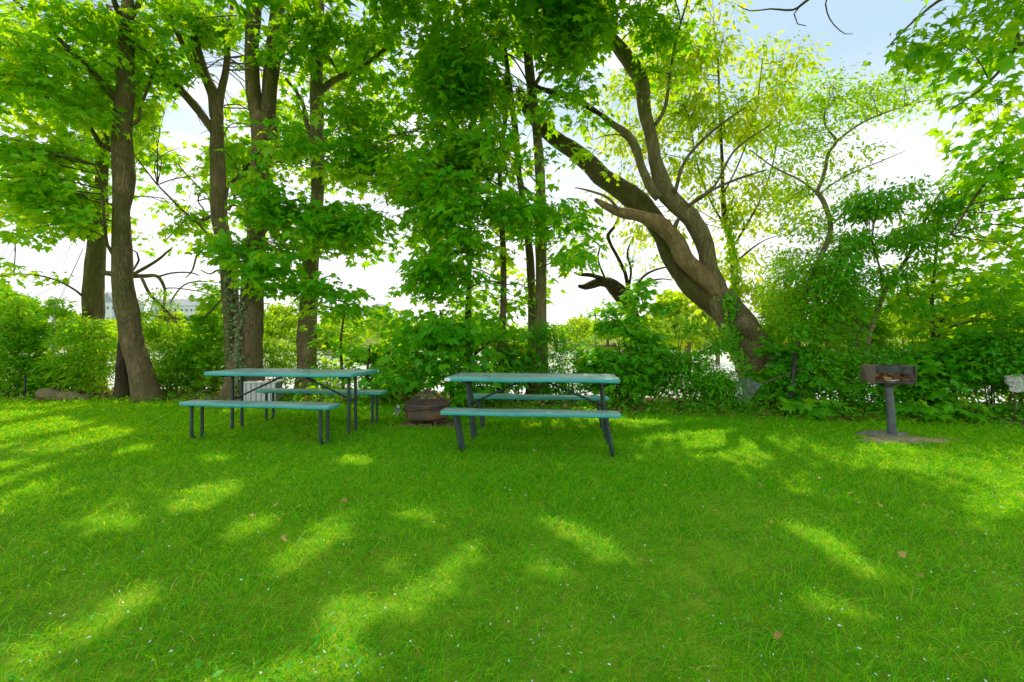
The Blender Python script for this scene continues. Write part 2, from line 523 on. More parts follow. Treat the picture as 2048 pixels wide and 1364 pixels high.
def limbs(specs, sides=14, rough=0.16, seed=1.0, base_flare=None):
    """specs: lists of (px, py, D, width_px). Returns Geo and skeleton points."""
    g = Geo(); sk = []
    for n, sp in enumerate(specs):
        P = [at(x, y, D) for x, y, D, w in sp]
        R = [w / 2 / FPX * D for x, y, D, w in sp]
        p, r = smooth_path(P, R, 0.09)
        big = max(R) > 0.06
        tube(g, p, r, sides if big else 7, rough if big else rough * 0.6, True, 0.5, seed + n * 3.7, base_flare if n == 0 else None)
        sk.append(p)
    return g, np.concatenate(sk)


def W(D, pts):
    """attach one depth, or a depth ramp (d0, d1), to a list of (px, py, width)."""
    if np.isscalar(D):
        return [(x, y, D, w) for x, y, w in pts]
    k = len(pts) - 1
    return [(x, y, D[0] + (D[1] - D[0]) * i / k, w) for i, (x, y, w) in enumerate(pts)]


def B(cx, cy, rx, ry, D, rd, cover, ls=1.0):
    """a foliage mass given where it stands in depth"""
    return (at(cx, cy, D), (rx / FPX * D, rd, ry / FPX * D), cover, ls)


def BW(x, y, z, rx, ry, rz, cover, ls=1.0):
    return ((x, y, z), (rx, ry, rz), cover, ls)


def make_tree(name, label, specs, blobs, bark, leafmat, group=None, cat='tree', flare=None, extra=None, rough=0.16, seed=1.0, **kw):
    b0 = at(specs[0][0][0], specs[0][0][1], specs[0][0][2])
    org = (b0[0], b0[1], 0.0 if b0[2] > -0.6 else b0[2])
    t = empty(name, org, label, cat, group)
    g, sk = limbs(specs, rough=rough, seed=seed, base_flare=flare)
    link('trunk', g.mesh('trunk', True, org), bark, t)
    if extra:
        for nm, sp, mt in extra:
            g2, sk2 = limbs(sp, rough=rough, seed=seed + 5)
            link(nm, g2.mesh(nm, True, org), mt, t)
            sk = np.vstack([sk, sk2])
    if blobs:
        grow(t, sk, blobs, leafmat, origin=org, **kw)
    return t


# ------------------------------------------------------------------ ground, water, far shore
EDGE_X = [-40, -12, -7, -5, -3, 0, 2.2, 4.3, 7.2, 12, 40]
EDGE_Y = [9.2, 8.9, 8.75, 8.85, 8.6, 7.9, 7.4, 6.9, 6.45, 6.2, 6.0]


def edge(x):
    return np.interp(x, EDGE_X, EDGE_Y)


def ground_z(x, y):
    d = y - edge(x)
    z = np.where(d < 2.2, 0.0, np.where(d < 8, -2.8 * np.clip((d - 2.2) / 5.8, 0, 1) ** 1.2, -2.8))
    far = np.clip((y - 118) / 30, 0, 1)
    z = z + far * 4.0
    bank = np.clip((y - 165) / 600, 0, 1)
    return z + bank * 6


def build_ground():
    xs = np.concatenate([np.linspace(-900, -45, 14), np.linspace(-38, -13, 14), np.linspace(-12, 12, 97), np.linspace(13, 38, 14), np.linspace(45, 900, 14)])
    ys = np.concatenate([np.linspace(-60, -3, 8), np.linspace(-2, 18, 101), np.linspace(19, 40, 8), np.linspace(50, 170, 25), np.linspace(200, 2200, 14)])
    X, Y = np.meshgrid(xs, ys)
    Z = ground_z(X, Y)
    near = (Y < 16) & (np.abs(X) < 14)
    bump = np.array([mnoise.noise(Vector((x * 0.9, y * 0.9, 3))) * 0.02 + mnoise.noise(Vector((x * 3, y * 3, 9))) * 0.006 for x, y in zip(X.ravel(), Y.ravel())]).reshape(X.shape)
    Z = Z + np.where(near, bump, 0)
    g = Geo()
    ny, nx = X.shape
    i = np.arange(ny - 1)[:, None] * nx; j = np.arange(nx - 1)[None]
    F = np.stack([i + j, i + j + 1, i + nx + j + 1, i + nx + j], -1).reshape(-1, 4)
    dd = np.clip((Y - edge(X)) / 0.5 + 0.5, 0, 1)
    tint = np.where(Y > 60, 0.0, dd)
    tint = np.where((Y > 100) & (Y < 150), 0.5, tint)
    g.add(np.stack([X, Y, Z], -1).reshape(-1, 3), [F], tint.ravel())
    m, nt, out = newmat('lawn_soil')
    a = N(nt, 'ShaderNodeAttribute', attribute_name='tint')
    v = coord(nt)
    n1 = noise(nt, v, 3.0, 6); n2 = noise(nt, v, 45, 5, 0.7)
    gr = ramp(nt, n1, [(0.3, (0.10, 0.22, 0.010)), (0.7, (0.22, 0.34, 0.02))])
    so = ramp(nt, n2, [(0.3, (0.07, 0.045, 0.022)), (0.7, (0.24, 0.16, 0.085))])
    ad = N(nt, 'ShaderNodeMath', operation='MULTIPLY_ADD'); ad.inputs[1].default_value = 0.6
    sb = N(nt, 'ShaderNodeMath', operation='SUBTRACT'); sb.inputs[1].default_value = 0.5
    nt.links.new(n2, sb.inputs[0]); nt.links.new(sb.outputs[0], ad.inputs[0]); nt.links.new(a.outputs['Fac'], ad.inputs[2])
    f = ramp(nt, ad.outputs[0], [(0.4, (0, 0, 0)), (0.6, (1, 1, 1))])
    p = N(nt, 'ShaderNodeBsdfPrincipled', Roughness=1.0); p.inputs['Specular IOR Level'].default_value = 0.1
    nt.links.new(mixc(nt, f, gr, so), p.inputs['Base Color'])
    bp = N(nt, 'ShaderNodeBump', Strength=0.6, Distance=0.02); nt.links.new(n2, bp.inputs['Height']); nt.links.new(bp.outputs[0], p.inputs['Normal'])
    nt.links.new(p.outputs[0], out.inputs[0])
    o = link('ground', g.mesh('ground', True), m)
    tag(o, kind='structure')
    # water
    g = Geo()
    g.add([[-700, 10, -2.15], [700, 10, -2.15], [700, 141, -2.15], [-700, 141, -2.15]], [np.array([[0, 1, 2, 3]])])
    m, nt, out = newmat('river_water')
    p = N(nt, 'ShaderNodeBsdfPrincipled', Roughness=0.12)
    p.inputs['Base Color'].default_value = (0.62, 0.63, 0.64, 1)  # white sky glare put into the base colour
    p.inputs['Specular IOR Level'].default_value = 0.9
    n = noise(nt, coord(nt, (0.5, 1.4, 1)), 1.3, 5, 0.65)
    bp = N(nt, 'ShaderNodeBump', Strength=0.25, Distance=0.1); nt.links.new(n, bp.inputs['Height']); nt.links.new(bp.outputs[0], p.inputs['Normal'])
    nt.links.new(p.outputs[0], out.inputs[0])
    tag(link('water', g.mesh('water'), m), kind='structure')


def build_grass():
    n = 950000
    # density falls with distance; whole lawn around the viewer is covered
    D = rng.uniform(0.2, 9.2, n); side = rng.uniform(-1, 1, n)
    X = side * (2.6 + 1.25 * D); Y = D
    dens = np.clip((3.0 / np.maximum(D, 3.0)) ** 0.75, 0, 1) * (2.6 + 1.25 * D) / 14.1 * 1.35
    dens *= np.where(D < 1.1, 0.5, 1)
    keep = rng.uniform(0, 1, n) < dens
    X, Y, D = X[keep], Y[keep], D[keep]
    e = edge(X)
    wob = 0.15 * np.sin(X * 2.3) + 0.10 * np.sin(X * 5.9 + 1) + 0.07 * np.sin(X * 13.1 + 2)
    k = Y < e + wob + rng.normal(0, 0.14, len(X))
    # worn patches: grill base, fire pit, thin spots
    def thin(cx, cy, rx, ry, p):
        q = ((X - cx) / rx) ** 2 + ((Y - cy) / ry) ** 2
        return (q > 1) | (rng.uniform(0, 1, len(X)) > p)
    k &= thin(4.75, 5.72, 0.42, 0.26, 0.97) & thin(4.72, 5.46, 0.6, 0.19, 0.95) & thin(5.2, 5.5, 0.4, 0.1, 0.7)
    k &= thin(-1.22, 6.55, 0.45, 0.32, 0.95) & thin(-0.8, 6.35, 0.25, 0.15, 0.85)
    for px, py, r in ((1400, 1190, 0.17), (200, 1200, 0.22), (330, 1160, 0.15), (1690, 1175, 0.14), (1390, 1160, 0.12), (550, 1195, 0.1), (840, 1180, .1)):
        d = FPX * CAMH / (py - HY)
        k &= thin((px - CX) / FPX * d, d, r * .8, r * .9, 0.35)
    X, Y, D = X[k], Y[k], D[k]
    m = len(X)
    pn = np.array([mnoise.noise(Vector((x * 1.1, y * 1.1, 0.5))) + 0.6 * mnoise.noise(Vector((x * 3.4, y * 3.4, 4.5))) for x, y in zip(X[::4], Y[::4])])
    pn = np.repeat(pn, 4)[:m]
    h = (0.058 + 0.030 * pn) * rng.uniform(0.55, 1.5, m)
    h *= np.where(rng.uniform(0, 1, m) < 0.03, 1.5, 1.0)
    w = 0.0016 * rng.uniform(0.7, 1.5, m) * np.maximum(1.0, D / 2.6)
    an = rng.uniform(0, 2 * math.pi, m)
    la = rng.uniform(0, 2 * math.pi, m)
    fx = np.array([mnoise.noise(Vector((x * 1.6, y * 1.6, 12))) for x, y in zip(X[::4], Y[::4])]); fx = np.repeat(fx, 4)[:m]
    la = np.where(rng.uniform(0, 1, m) < 0.5, fx * 6 + rng.normal(0, 0.6, m), la)
    h = h * np.where(rng.uniform(0, 1, m) < .6 * np.clip(1 - (edge(X) - Y) / .45, 0, 1), rng.uniform(1.2, 2.6, m), 1.0)
    lean = rng.uniform(0.3, 1.8, m) * h
    h = h * rng.uniform(0.75, 1.0, m)
    Lx, Ly = np.cos(la) * lean, np.sin(la) * lean
    sx, sy = np.cos(an) * w, np.sin(an) * w
    Z = np.zeros(m) - 0.008
    V = np.zeros((m, 7, 3))
    b = np.stack([X, Y, Z], -1)
    for r_, (t, wf) in enumerate(((0, 1.0), (0.45, 0.9), (0.78, 0.6))):
        c = b + np.stack([Lx * t ** 1.8, Ly * t ** 1.8, h * (1.15 * t - 0.42 * t * t)], -1)
        s_ = np.stack([sx * wf, sy * wf, np.zeros(m)], -1)
        V[:, 2 * r_] = c - s_; V[:, 2 * r_ + 1] = c + s_
    V[:, 6] = b + np.stack([Lx, Ly, h * 0.70], -1)
    o7 = (np.arange(m) * 7)[:, None]
    Q = np.concatenate([o7 + np.array([0, 1, 3, 2]), o7 + np.array([2, 3, 5, 4])])
    T3 = o7 + np.array([4, 5, 6])
    lo = np.array([mnoise.noise(Vector((x * 0.45, y * 0.6, 21))) for x, y in zip(X[::4], Y[::4])]); lo = np.repeat(lo, 4)[:m]
    tint = np.clip(0.53 + 0.24 * pn + 0.26 * lo + rng.normal(0, 0.27, m), 0.02, 0.88)
    tint = np.where(rng.uniform(0, 1, m) < 0.018 + 0.06 * np.clip(fx, 0, 1), 1.0, tint)
    g = Geo()
    tv = tint[:, None] * np.where((tint > .95)[:, None], 1.0, np.array([[.5, .5, .85, .85, 1.12, 1.12, 1.2]]))  # shade between blades put into the tint: bases darker, tips lighter
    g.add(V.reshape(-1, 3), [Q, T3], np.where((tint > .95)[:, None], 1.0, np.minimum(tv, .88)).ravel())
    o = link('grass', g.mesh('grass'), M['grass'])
    tag(o, 'short green lawn grass with sun patches across the foreground', 'grass', kind='stuff')


def lawn_scatter(n, d0, d1, powr=1.0):
    D = d0 + (d1 - d0) * rng.uniform(0, 1, n) ** powr
    X = rng.uniform(-1.25, 1.25, n) * D
    return X, D


def build_litter():
    # white petals
    n = 900
    X, Y = lawn_scatter(n, 1.5, 5.5, 1.7)
    pos = np.stack([X, Y, rng.uniform(0.02, 0.06, n)], -1)
    g = Geo()
    place_leaves(g, OVAL, pos, rng.normal(0, 1, (n, 3)) * [1, 1, 0.35], rng.normal(0, .4, (n, 3)) + [0, 0, 1], rng.uniform(0.006, 0.017, n), rng.uniform(0, 1, n))
    tag(link('fallen_petals', g.mesh('fallen_petals'), M['petal']), 'tiny white petals strewn over the grass', 'petals', kind='stuff')
    # clover and broad weeds in the turf
    n = 5200
    X, Y = lawn_scatter(n, 1.4, 8.2, 1.3)
    cl = np.array([mnoise.noise(Vector((x * 1.5, y * 1.5, 40))) for x, y in zip(X, Y)])
    k = (cl > 0.12) & (Y < edge(X))
    X, Y = X[k], Y[k]; n = len(X)
    pos = np.stack([X, Y, rng.uniform(0.012, 0.05, n)], -1)
    g = Geo()
    place_leaves(g, OVAL, pos, rng.normal(0, 1, (n, 3)) * [1, 1, .25], rng.normal(0, .3, (n, 3)) + [0, 0, 1], rng.uniform(.015, .045, n), np.clip(rng.normal(.3, .2, n), 0, 1))
    tag(link('lawn_weeds', g.mesh('lawn_weeds'), M['shrub']), 'small clover and broad weed leaves among the grass', 'weeds', kind='stuff')
    # dry leaf litter beyond the lawn edge
    n = 9000
    X = rng.uniform(-12, 11, n); Y = edge(X) + rng.gamma(1.6, 0.6, n) - 0.15
    k = Y - edge(X) < 4.5
    X, Y = X[k], Y[k]; n = len(X)
    Z = ground_z(X, Y) + rng.uniform(0.005, 0.07, n)
    g = Geo()
    place_leaves(g, MAPLE_LO, np.stack([X, Y, Z], -1), rng.normal(0, 1, (n, 3)) * [1, 1, .4], rng.normal(0, .5, (n, 3)) + [0, 0, 1], rng.uniform(0.04, 0.11, n), rng.uniform(0, 1, n))
    tag(link('leaf_litter', g.mesh('leaf_litter'), M['litter']), 'brown dry leaf litter along the edge of the lawn', 'leaf litter', kind='stuff')
    # low green weeds along the edge
    n = 15000
    X = rng.uniform(-11, 11, n)
    cl = np.array([mnoise.noise(Vector((x * 1.3, 5, 1))) for x in X])
    Y = edge(X) + rng.normal(0.28, 0.2, n)
    keep = rng.uniform(0, 1, n) < np.where(X > 1.5, 0.95, np.where(X < -6.5, 0.35, 0.45)) + cl * 0.4
    X, Y = X[keep], Y[keep]; n = len(X)
    Z = np.abs(rng.normal(0.03, 0.085, n)) * np.where(X > 1.5, 1.25, 0.8)
    g = Geo()
    place_leaves(g, OVAL, np.stack([X, Y, Z], -1), rng.normal(0, 1, (n, 3)) * [1, 1, .5], rng.normal(0, .6, (n, 3)) + [0, -0.2, 1], rng.uniform(0.045, 0.10, n), np.clip(rng.normal(.45, .2, n), 0, 1))
    tag(link('ground_cover', g.mesh('ground_cover'), M['shrub']), 'low leafy weeds where the lawn meets the bushes', 'ground cover', kind='stuff')


def build_fallen_leaves():
    spots = [(1280, 1118), (1428, 1020), (1425, 1026), (1520, 967), (1524, 972), (1567, 992), (1600, 990), (1543, 1043), (1840, 1150),
             (1805, 1108), (598, 1012), (550, 1010), (505, 1030), (567, 1073), (570, 1080), (520, 1150), (470, 1186), (408, 1207), (437, 1190),
             (795, 1137), (745, 1105), (705, 1105), (640, 1113), (1385, 1335), (1555, 1270), (1450, 1058), (1068, 935), (1085, 915), (1200, 920),
             (960, 985), (1155, 1000), (1330, 970), (1480, 975), (1640, 955), (1760, 1010), (1850, 1010), (690, 1000), (330, 985), (820, 955), (1245, 985), (1700, 985), (1900, 1060)]
    protos = []
    for k in range(4):
        g = Geo()
        n = 1
        V, F = MAPLE_LO if k < 3 else OVAL
        v = V.copy(); v[:, 1] -= 0.45
        v[:, 2] = 0.25 * (v[:, 0] ** 2) * (1 + k) - 0.2 * v[:, 1] ** 2 + 0.1 * np.sin(v[:, 0] * 6 + k)
        v *= 0.055
        g.add(v, [F], 0.2 + 0.2 * k)
        # stalk
        tube(g, [[0, -0.024, 0.0], [0.004, -0.05, 0.004], [0.012, -0.07, 0.012]], [0.0012, 0.001, 0.0008], 4, tint=0.2)
        protos.append(g.mesh('fallen_leaf'))
        protos[-1].materials.append(M['fallen'])
    for i, (px, py) in enumerate(spots):
        d = FPX * (CAMH - 0.055) / (py - HY)
        o = bpy.data.objects.new('fallen_leaf', protos[i % 4])
        COL.objects.link(o)
        o.location = ((px - CX) / FPX * d, d, 0.055)
        o.rotation_euler = (random.uniform(-.7, .7), random.uniform(-.6, .6), random.uniform(0, 6.28))
        s = random.uniform(0.5, 0.9)
        o.scale = (s, s, s)
        tag(o, 'small dry yellow-brown leaf lying on top of the lawn grass', 'fallen leaf', 'fallen leaves scattered on the lawn')


# ------------------------------------------------------------------ furniture
def plank(name, L, Wd, T, mat, parent, loc, wav=0.006, seed=0.0, corner=0.04):
    """Board with rounded corners, a softened edge and a slightly uneven top."""
    bm = bmesh.new()
    outl = []
    for sx, sy, a0 in ((1, 1, 0), (-1, 1, 90), (-1, -1, 180), (1, -1, 270)):
        for k in range(4):
            a = math.radians(a0 + 30 * k)
            outl.append((sx * (L / 2 - corner) + corner * math.cos(a), sy * (Wd / 2 - corner) + corner * math.sin(a)))
    vs = [bm.verts.new((x, y, 0)) for x, y in outl]
    f = bm.faces.new(vs)
    r = bmesh.ops.extrude_face_region(bm, geom=[f])
    top = [e for e in r['geom'] if isinstance(e, bmesh.types.BMVert)]
    for v in top:
        v.co.z += T
    bm.normal_update()
    bmesh.ops.recalc_face_normals(bm, faces=bm.faces)
    es = [e for e in bm.edges if abs(e.verts[0].co.z - e.verts[1].co.z) < 1e-6]
    bmesh.ops.bevel(bm, geom=es, offset=T * 0.28, segments=3, profile=0.5, affect='EDGES')
    n = 14
    for k in range(1, n):
        x = -L / 2 + L * k / n
        bmesh.ops.bisect_plane(bm, geom=bm.verts[:] + bm.edges[:] + bm.faces[:], plane_co=(x, 0, 0), plane_no=(1, 0, 0))
    for v in bm.verts:
        q = v.co
        q.z += wav * mnoise.noise(Vector((q.x * 1.6 + seed, q.y * 3, 0))) + wav * .5 * mnoise.noise(Vector((q.x * 6 + seed, q.y * 6, 2)))
    me = bpy.data.meshes.new(name)
    bm.to_mesh(me); bm.free()
    for p in me.polygons:
        p.use_smooth = True
    o = link(name, me, mat, parent)
    o.location = loc
    return o


def picnic_table(label, loc, rz, zt, zs, L, Ls, legu, rack, seed):
    t = empty('picnic_table', (loc[0], loc[1], 0), label, 'picnic table', 'teal picnic tables on the lawn', rz)
    plank('tabletop', L, 0.73, 0.05, M['teal'], t, (0, 0, zt - 0.05), 0.010, seed)
    r = 0.021
    for s in (-1, 1):
        plank('seat', Ls, 0.27, 0.042, M['teal'], t, (0, s * 0.65, zs - 0.042), 0.006, seed + 3 * s)
    for e in (-1, 1):
        u0 = e * legu; ub = u0 + rack
        for dv in (-0.085, 0.085):                         # two table legs at each end
            g = Geo()
            p, q = smooth_path([[u0, dv, zt - 0.05], [u0 + rack * .5, dv * 1.0, zt * 0.5], [ub, dv * 1.05, 0.03], [ub, dv * 1.05, -0.02]], [r] * 4, 0.08)
            tube(g, p, q, 12)
            link('leg', g.mesh('leg', True), M['metal_dark'], t)
        for s in (-1, 1):                                  # bench legs, bent at the foot
            for dv in (-0.075, 0.075):
                g = Geo()
                v0 = s * 0.65 + dv
                pts = [[u0, v0, zs - 0.04], [u0 + rack * .5, v0, zs * 0.5], [u0 + rack * .85, v0, 0.09], [u0 + rack * .95, v0 - s * 0.025, 0.035], [ub, v0 - s * 0.08, 0.006], [ub, v0 - s * 0.12, -0.006]]
                if dv * s < 0:
                    pts = [[u0, v0, zs - 0.04], [u0 + rack * .5, v0, zs * 0.5], [u0 + rack * .9, v0, 0.06], [ub, v0, -0.01]]
                p, q = smooth_path(pts, [r * .92] * len(pts), 0.03)
                tube(g, p, q, 12)
                link('leg', g.mesh('leg', True), M['metal_dark'], t)
            g = Geo()                                      # foot rail lying in the grass from bench to table
            p, q = smooth_path([[ub, s * 0.55, -0.006], [ub, s * 0.3, -0.008], [ub, s * 0.08, -0.004]], [r * .8] * 3, 0.1)
            tube(g, p, q, 10)
            link('foot_rail', g.mesh('foot_rail', True), M['metal_dark'], t)
            g = Geo()                                      # plate under the seat
            box(g, [u0, s * 0.65, zs - 0.048], [0.05, 0.22, 0.012])
            link('seat_bracket', g.mesh('seat_bracket'), M['metal_dark'], t)
        g = Geo()
        box(g, [u0, 0, zt - 0.062], [0.05, 0.6, 0.022])
        link('top_bracket', g.mesh('top_bracket'), M['metal_dark'], t)
        g = Geo()
        zc = 0.43
        tube(g, [[u0 + rack * .45, -0.085, zc], [u0 + rack * .45, 0.085, zc]], [0.014, 0.014], 8)
        link('crossbar', g.mesh('crossbar', True), M['metal_dark'], t)
        g = Geo()
        tube(g, [[e * 0.12, 0, zt - 0.06], [u0 + rack * .42, 0, zc]], [0.013, 0.013], 8)
        link('brace', g.mesh('brace', True), M['metal_dark'], t)
    g = Geo()
    box(g, [0, 0, zt - 0.062], [0.34, 0.05, 0.02])
    link('brace_plate', g.mesh('brace_plate'), M['metal_dark'], t)
    return t


def build_tables():
    picnic_table('teal picnic table on the left with a grey box behind it', (-2.89, 6.02), math.radians(-8.7), 0.80, 0.47, 2.04, 1.94, 0.83, 0.0, 1.0)
    t = picnic_table('teal picnic table on the right with a white chipped corner', (0.26, 5.50), math.radians(-6.65), 0.782, 0.457, 1.98, 1.90, 0.80, 0.07, 5.0)
    for (cx, cy, rz, zt, lab) in ((-2.89, 6.02, -8.7, .80, 'bits of fallen blossom and leaf on the left picnic table'), (.26, 5.5, -6.65, .782, 'bits of fallen blossom and leaf on the right picnic table')):
        n = 170
        P = np.stack([rng.uniform(-.98, .98, n), rng.choice([-1, 1], n) * (.34 - np.abs(rng.normal(0, .16, n))), np.full(n, zt + .007)], -1) @ rotz(math.radians(rz)).T + [cx, cy, 0]
        g = Geo()
        place_leaves(g, OVAL, P, rng.normal(0, 1, (n, 3)) * [1, 1, .25], rng.normal(0, .3, (n, 3)) + [0, 0, 1], rng.uniform(.010, .03, n), rng.uniform(0, 1, n))
        tag(link('table_debris', g.mesh('table_debris'), M['litter']), lab, 'debris', kind='stuff')
    g = Geo()  # broken white chip on the tabletop corner
    box(g, [-0.962, -0.34, 0.755], [0.07, 0.062, 0.038], rotz(-0.4))
    o = link('corner_chip', g.mesh('corner_chip'), M['white'], t)
    tag(o, 'white broken corner of the tabletop')
    return t


def build_firepit():
    c = (-1.23, 6.6, 0.0)
    t = empty('fire_pit', c, 'rusty round fire pit with wire spark screen between the tables', 'fire pit')
    g = Geo()
    lathe(g, [(0.02, 0.085), (0.20, 0.080), (0.292, 0.086), (0.311, 0.11), (0.318, 0.19), (0.323, 0.275), (0.335, 0.285), (0.335, 0.297), (0.312, 0.297),
              (0.303, 0.2), (0.285, 0.14), (0.2, 0.10), (0.02, 0.095)], (0, 0, 0), 48, wob=0.01)
    link('bowl', g.mesh('bowl', True), M['rust'], t)
    g = Geo()                                              # carrying hoop round the bowl, tilted
    a = np.linspace(0, 2 * math.pi, 49)
    P = np.stack([0.352 * np.cos(a), 0.352 * np.sin(a), 0.245 + 0.045 * np.cos(a)], -1)
    tube(g, P, np.full(49, 0.009), 6, cap=False)
    link('hoop', g.mesh('hoop', True), M['soot'], t)
    for k in range(4):
        an = math.radians(35 + 90 * k)
        g = Geo()
        P = np.array([[0.24 * math.cos(an), 0.24 * math.sin(an), 0.09], [0.27 * math.cos(an), 0.27 * math.sin(an), 0.03], [0.30 * math.cos(an), 0.30 * math.sin(an), -0.02]])
        tube(g, P, [0.02, 0.018, 0.018], 6)
        link('leg', g.mesh('leg', True), M['rust_dark'], t)
    g = Geo()                                              # cone shaped spark screen: ribs, rings and a fine mesh
    def dome(r):
        return 0.30 + 0.19 * (1 - (r / 0.30) ** 1.15)
    for k in range(8):
        an = k / 8 * 2 * math.pi + 0.2
        rr = np.linspace(0.30, 0.015, 7)
        tube(g, np.stack([rr * math.cos(an), rr * math.sin(an), [dome(x) for x in rr]], -1), np.full(7, 0.0055), 5)
    link('screen_ribs', g.mesh('screen_ribs', True), M['rust_dark'], t)
    g = Geo()
    for k in range(36):
        an = k / 36 * 2 * math.pi
        for dirn in (1, -1):
            rr = np.linspace(0.298, 0.03, 8)
            aa = an + dirn * np.linspace(0, 0.9, 8)
            tube(g, np.stack([rr * np.cos(aa), rr * np.sin(aa), [dome(x) for x in rr]], -1), np.full(8, 0.0016), 3, cap=False)
    for r in (0.298, 0.2, 0.1):
        a = np.linspace(0, 2 * math.pi, 33)
        tube(g, np.stack([r * np.cos(a), r * np.sin(a), np.full(33, dome(r))], -1), np.full(33, 0.004), 5, cap=False)
    link('spark_screen', g.mesh('spark_screen', True), M['rust'], t)
    g = Geo()
    lathe(g, [(0.0, 0.53), (0.018, 0.525), (0.02, 0.50), (0.012, 0.49), (0.012, 0.475)], (0, 0, -0.01), 12)
    link('knob', g.mesh('knob', True), M['rust_dark'], t)
    g = Geo()
    a = np.linspace(-0.5, 1.4, 9)
    tube(g, np.stack([-0.345 - 0.045 * np.sin((a + .5) / 1.9 * math.pi), np.zeros(9) - 0.08, 0.26 - 0.10 * (a + 0.5)], -1), np.full(9, 0.006), 5)
    link('handle', g.mesh('handle', True), M['soot'], t)
    # pale rag tied on the hoop
    g = Geo()
    n = 14
    pos = np.array([-0.375, -0.10, 0.245]) + rng.normal(0, 0.018, (n, 3)) + np.linspace(0, 1, n)[:, None] * [-0.03, 0, -0.06]
    place_leaves(g, BLOB, pos, rng.normal(0, 1, (n, 3)) - [0.3, 0, 0.8], rng.normal(0, 1, (n, 3)), rng.uniform(0.03, 0.06, n), np.full(n, .5))
    o = link('rag', g.mesh('rag', False, (-c[0], -c[1], 0)), M['lichen'])
    tag(o, 'small pale rag hanging from the left side of the fire pit', 'rag')
    # bricks under the pit
    for k, (x, y, r) in enumerate(((-0.22, -0.19, 0.1), (0.02, -0.26, -0.05), (0.2, 0.12, 0.3))):
        g = Geo()
        v = []
        box(g, [0, 0, 0.005], [0.2, 0.1, 0.05])
        o = link('brick', g.mesh('brick'), M['soil'])
        o.location = (c[0] + x, c[1] + y, 0); o.rotation_euler = (0.05, 0.04, r)
        bv = o.modifiers.new('bevel', 'BEVEL'); bv.width = 0.008; bv.segments = 2
        tag(o, ['dirt covered brick at the front left foot of the fire pit', 'dirt covered brick in front of the fire pit', 'dirt covered brick at the back right of the fire pit'][k], 'brick', 'bricks round the fire pit')
    disc('soil_patch', c, 0.52, 0.4, 0.006, M['soil'])
    disc('soil_patch', (-0.78, 6.33, 0), 0.26, 0.15, 0.006, M['soil'])


def disc(name, c, rx, ry, z, mat, h=0.0):
    g = Geo()
    n = 40
    rings = [0, 0.4, 0.75, 1.0]
    V = [[0, 0, z + h]]
    for r in rings[1:]:
        for k in range(n):
            a = k / n * 2 * math.pi
            w = 1 + 0.16 * mnoise.noise(Vector((math.cos(a) * 1.5 + c[0], math.sin(a) * 1.5 + c[1], 1))) + 0.08 * math.sin(a * 7)
            V.append([rx * r * w * math.cos(a), ry * r * w * math.sin(a), z + h * (1 - r * r) - (0.02 if r == 1 else 0)])
    F3 = np.array([[0, 1 + k, 1 + (k + 1) % n] for k in range(n)])
    F4 = np.array([[1 + i * n + k, 1 + (i + 1) * n + k, 1 + (i + 1) * n + (k + 1) % n, 1 + i * n + (k + 1) % n] for i in range(2) for k in range(n)])
    g.add(V, [F3, F4])
    o = link(name, g.mesh(name, True), mat)
    o.location = (c[0], c[1], 0)
    tag(o, kind='structure')
    return o


